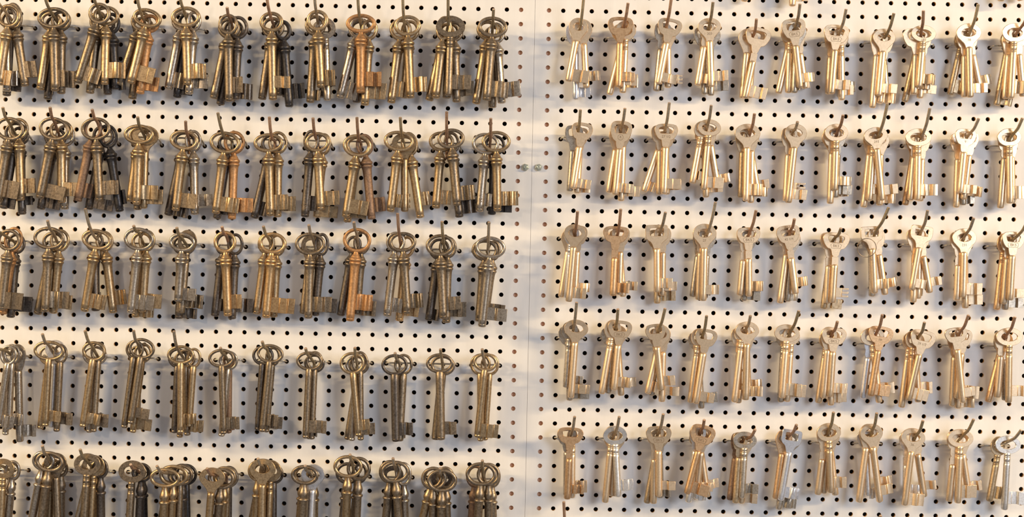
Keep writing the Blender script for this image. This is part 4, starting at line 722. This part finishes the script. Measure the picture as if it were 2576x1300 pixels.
('R',5,509.4,-450.0,(517.7,-443.1,15.8),(526.2,-428.3,31.8),[('F',518.5,-446.0,15.8,26.8,19.4,68.5,-1.7,3.5,'w',19.9,6.5,19.9,'21'),
 ('F',511.0,-448.3,10.8,17.6,20.4,59.2,-8.6,3.5,'g',12.1,4.2,17.2,'')]),
('R',0,239.4,75.0,(238.9,84.2,15.8),(239.7,110.1,31.8),[('O',235.3,82.5,15.8,24.1,19.4,64.5,-1.6,3.5,'b',15.7,0.9,11.1,''),
 ('T',236.5,79.4,10.8,21.4,19.5,68.0,-2.9,3.5,'b',11.1,4.6,14.9,'')]),
('R',0,284.4,75.0,(284.5,80.1,15.8),(284.7,101.9,31.8),[('O',282.1,77.9,15.8,24.1,19.4,71.1,0.2,3.5,'b',15.7,5.6,15.9,''),
 ('T',286.8,78.2,10.8,21.4,19.5,61.0,-1.3,3.5,'n',-1.0,3.2,13.7,'')]),
('R',0,509.4,75.0,(508.8,89.3,18.3),(512.5,115.2,34.3),[('O',505.2,87.6,18.3,24.0,19.4,64.5,-1.9,3.5,'b',15.7,-0.9,8.3,''),
 ('T',506.6,83.3,13.3,21.3,19.5,66.6,-5.4,3.5,'b',-1.0,3.2,13.7,''),
 ('T',509.8,81.5,10.8,21.4,19.5,64.2,11.1,3.5,'c',9.3,3.5,13.7,'')]),
('R',6,59.4,-555.0,(56.5,-545.0,25.0),(53.6,-510.2,41.0),[]),
('R',6,374.4,-555.0,(377.2,-545.0,25.0),(380.1,-518.2,41.0),[]),
]


# ---------------------------------------------------------------- the boards
def pegboard(name, label, x0, x1, cols, off, strip):
    """perforated panel: 15 mm pitch, 4.7 mm holes, 3.2 mm thick; strip = plain margin beside the seam"""
    v = []; f = []; mi = []; R = 2.35; N = 16; T = 3.2
    rows = range(-9, 44)
    sq = []; ci = []
    for j in range(N):
        a = 2*math.pi*j/N+math.pi/4; c, s_ = math.cos(a), math.sin(a); m = 7.5/max(abs(c), abs(s_)); sq.append((c*m, s_*m)); ci.append((c*R, s_*R))
    for c_ in cols:
        for r_ in rows:
            X = off+15*c_; Z = -15*r_; o = len(v)
            v += [(X+x, 0, Z+z) for x, z in sq]+[(X+x, 0, Z+z) for x, z in ci]+[(X+x, T, Z+z) for x, z in ci]
            for j in range(N):
                k = (j+1) % N; f.append((o+j, o+k, o+N+k, o+N+j)); mi.append(0); f.append((o+N+j, o+N+k, o+2*N+k, o+2*N+j)); mi.append(1)
    zt = -15*rows[0]+7.5; zb = -15*rows[-1]-7.5
    a, b_ = strip; o = len(v)
    v += [(a, 0, zb), (b_, 0, zb), (b_, 0, zt), (a, 0, zt)]; f.append((o, o+1, o+2, o+3)); mi.append(0)
    # edges of the sheet and its back rim
    xl, xr = x0, x1; o = len(v)
    v += [(xl, 0, zb), (xr, 0, zb), (xr, 0, zt), (xl, 0, zt), (xl, T, zb), (xr, T, zb), (xr, T, zt), (xl, T, zt)]
    f += [(o, o+4, o+5, o+1), (o+1, o+5, o+6, o+2), (o+2, o+6, o+7, o+3), (o+3, o+7, o+4, o)]; mi += [1]*4
    me = bpy.data.meshes.new(name); me.from_pydata([(x*U, y*U, z*U) for x, y, z in v], [], f); me.materials.append(M_BOARD); me.materials.append(M_FIBRE)
    me.polygons.foreach_set('material_index', mi); me.update()
    ob = bpy.data.objects.new(name, me); C.objects.link(ob); ob['label'] = label; ob['category'] = 'pegboard'; ob['group'] = 'the two perforated panels'
    return ob
pegboard('pegboard', 'white painted pegboard left of the seam, hung with old ring-headed keys', -44*15-7.5, 14.55, range(-44, 1), 0.0, (7.5, 14.55))
pegboard('pegboard', 'white painted pegboard right of the seam, hung with flat-headed brass keys', 14.8, 29.4+42*15+7.5, range(0, 43), 29.4, (14.8, 21.9))
mb = MB(); box(mb, -8, 37, 3.4, 22, -655, 140)
o = obj('wooden_batten', mb, M_WOOD); o['label'] = 'pinkish wooden batten behind the seam, showing through its two hole columns'; o['category'] = 'batten'
mb = MB(); box(mb, -700, 700, 60, 64, -900, 400)
o = obj('wall_back', mb, M_BACK); o['kind'] = 'structure'

# two hex-headed fixings beside the seam
M_ZINC = metal('zinc_plated_steel', (0.72,0.74,0.62), (0.42,0.43,0.34), 0.3, 0.9)
for i, (x, z) in enumerate(((7.9, -165.4), (21.7, -165.2))):
    e = bpy.data.objects.new('bolt', None); C.objects.link(e); e.location = (x*U, 0, z*U); e.empty_display_size = .01
    e['label'] = ['zinc hex bolt just left of the seam between the panels', 'zinc hex bolt just right of the seam between the panels'][i]
    e['category'] = 'bolt'; e['group'] = 'zinc bolts at the seam'; e.rotation_euler = (0, 0.3+i*.5, 0)
    mb = MB(); seg = 6; v = []
    for y, r_ in ((0, 3.9), (-2.3, 3.9), (-2.9, 3.3)):
        v += [(r_*math.cos(math.pi*j/3), y, r_*math.sin(math.pi*j/3)) for j in range(6)]
    f = [(q*6+j, q*6+(j+1) % 6, (q+1)*6+(j+1) % 6, (q+1)*6+j) for q in range(2) for j in range(6)]+[tuple(12+j for j in range(6))]
    mb.add(v, f); obj('hex_head', mb, M_ZINC, e, bevel=.15)
    mb = MB(); v = []
    for y, r_ in ((-2.8, 2.1), (-3.9, 2.0), (-4.2, 1.6), (-4.2, .9), (-3.5, .6)):
        v += [(r_*math.cos(math.pi*j/8), y, r_*math.sin(math.pi*j/8)) for j in range(16)]
    f = [(q*16+j, q*16+(j+1) % 16, (q+1)*16+(j+1) % 16, (q+1)*16+j) for q in range(4) for j in range(16)]+[tuple(64+j for j in range(16))]
    mb.add(v, f); obj('bolt_end', mb, M_ZINC, e)

# ---------------------------------------------------------------- hooks and keys
rnd = random.Random(11)
count = {}
def make_hook(pan, row, idx, X, Z, PF, TP, side):
    e = bpy.data.objects.new('pegboard_hook', None); C.objects.link(e); e.location = (X*U, 0, Z*U); e.empty_display_size = .01
    e['label'] = 'bent wire hook, %s from the %s, in the %s row of the %s board' % (ORD[idx], side, ROW[row] if pan == 'R' else ROWL[row], {'L': 'left', 'R': 'right'}[pan])
    e['category'] = 'hook'; e['group'] = 'wire pegboard hooks'
    pz = (-15*round(-Z/15))-Z     # prongs sit in the nearest hole row
    mb = MB(); rz = 1.5
    pts = crom([(-15, 9, pz), (-15, 1.5, pz), (-14.3, -4.5, pz*.6+rz*.6), (-11.5, -7.4, rz), (0, -8.0, rz), (11.5, -7.4, rz), (14.3, -4.5, pz*.6+rz*.6), (15, 1.5, pz), (15, 9, pz)], 5)
    tube(mb, pts, 0.95, 8); obj('crossbar', mb, M_BAR, e, sharp=60)
    px, pzz, pd = PF[0]-X, PF[1]-Z, PF[2]; tx, tz, td = TP[0]-X, TP[1]-Z, TP[2]
    m = HOOKM[rnd.choice((0, 0, 1, 2))]
    b1 = (px*.12, -11.0, pzz*.08+rz*.5)
    mid = (px*.55, -(8+(pd-8)*.5), rz+(pzz-rz)*.42)
    pp = Vector((px, -pd, pzz)); tt = Vector((tx, -td, tz))
    k = pp.lerp(tt, .45)+Vector((0, -2.2, -1.6)); k2 = pp.lerp(tt, .75)+Vector((0, -1.4, -.9))
    pts = [(0, -6.6, -15), (0, -6.6, -6), (0, -7.2, -1.0), b1, mid, tuple(pp), tuple(k), tuple(k2), tuple(tt)]
    if not pd > 16: pts.pop(4)
    c = crom(pts, 5)
    mb = MB(); tube(mb, c, 1.6, 10); obj('hook_arm', mb, m, e, sharp=60)
    d = (c[-1]-c[-2]).normalized(); mb = MB(); tube(mb, [c[-1]-d*.05, c[-1]+d*.25], 1.45, 10); obj('cut_end', mb, M_END, e)
def make_key(K, pan, row, hidx, ki, n, side):
    st, bx, bz, dep, w, h, L, ang, r, col, E, b0, b1, txt = K
    mat = MET[pan+col]
    e = bpy.data.objects.new(STN[st], None); C.objects.link(e); e.empty_display_size = .01
    e.location = (bx*U, -dep*U, bz*U); e.rotation_euler = (0, -math.radians(ang), 0)
    rl = ROW[row] if pan == 'R' else ROWL[row]
    dw = 'only' if n == 1 else ('front' if ki == 0 else ('rearmost' if ki == n-1 else DEP[ki]))
    lab = '%s %s key, %s on the %s hook from the %s, %s row' % (COLW[pan+col], STW[st], dw, ORD[hidx], side, rl)
    lab = lab.replace('front on', 'frontmost on').replace('only on', 'alone on')
    if txt and txt.strip('v'): pass
    e['label'] = lab; e['category'] = 'key'; e['group'] = 'old ring keys hanging on the left board' if pan == 'L' else 'flat-headed keys hanging on the right board'
    mb = MB(); s0 = 0
    if st in 'RBP':
        rt = {'R': 2.0 if row == 1 else 1.8, 'B': 1.85, 'P': 1.6}[st]*(0.9 if w < 22 else 1.0); torus(mb, w/2, h/2, rt)
    else: s0 = head(mb, st, w, h, r)
    obj('key_bow', mb, mat, e, sharp=40)
    mb = MB(); shank(mb, st, h, L, r, s0); obj('key_shank', mb, mat, e, sharp=50)
    if E > r:
        mb = MB(); bit(mb, rnd, r, E, -(L-b0), -(L-b1), 2.6 if st in 'RBP' else 2.1, st not in 'RBP' and rnd.random() < .03)
        obj('key_bit', mb, mat, e, sharp=38, bevel=.22)
    if txt:
        if txt[0] == 'v':
            mb = text_mesh(txt[1:], 4.6, M_ENG); o = obj('stamped_number', mb, M_ENG, e); o.location = (0, -(r+.14)*U, -(L-12)*U); o.rotation_euler = (0, math.radians(90), 0)
        else:
            low, _, high = txt.partition('^')
            zt = -h*.27 if st in 'TLU' else -h*.37
            for tx_, z_ in ((low, zt), (high, h*.405)):
                if not tx_: continue
                mb = text_mesh(tx_, 4.0 if tx_ == 'BKS' else (3.0 if z_ > 0 else 3.6), M_ENG); o = obj('stamped_mark' if tx_.isalpha() else 'stamped_number', mb, M_ENG, e)
                o.location = (0, -1.22*U, z_*U)
            if txt == 'R':
                mb = MB(); torus(mb, 3.0, 3.0, .16, 28, 4); o = obj('stamped_frame', mb, M_ENG, e); o.location = (0, -1.2*U, zt*U)
            if txt == 'BKS':
                mb = MB(); q = [(-4.6, -2.4), (4.6, -2.4), (5.6, 1.2), (3.4, 2.6), (0, 3.1), (-3.4, 2.6), (-5.6, 1.2)]
                for i in range(len(q)):
                    (x1, z1), (x2, z2) = q[i-1], q[i]; tube(mb, [(x1, 0, z1), (x2, 0, z2)], .16, 4)
                o = obj('stamped_frame', mb, M_ENG, e); o.location = (0, -1.2*U, zt*U)
    return e
for (pan, row, X, Z, PF, TP, keys) in BUNCHES:
    col = round((X-(29.4 if pan == 'R' else 0))/15)
    idx = (col+35)//3 if pan == 'L' else (col-2)//3
    side = 'left' if pan == 'L' else 'seam'
    make_hook(pan, row, idx, X, Z, PF, TP, side)
    for ki, K in enumerate(keys): make_key(K, pan, row, idx, ki, len(keys), side if pan == 'L' else 'seam')

# thin split ring threaded through a square-headed key
mb = MB(); torus(mb, 10.2, 10.2, .4, 48, 6)
o = obj('split_ring', mb, metal('thin_brown_wire', (0.40,0.30,0.20), (0.22,0.15,0.1)), sharp=80)
o.location = (363.1*U, -26.0*U, -242.9*U); o.rotation_euler = (math.radians(8), 0, 0)
o['label'] = 'thin round wire ring hanging over a square-headed key in the middle row'; o['category'] = 'key ring'
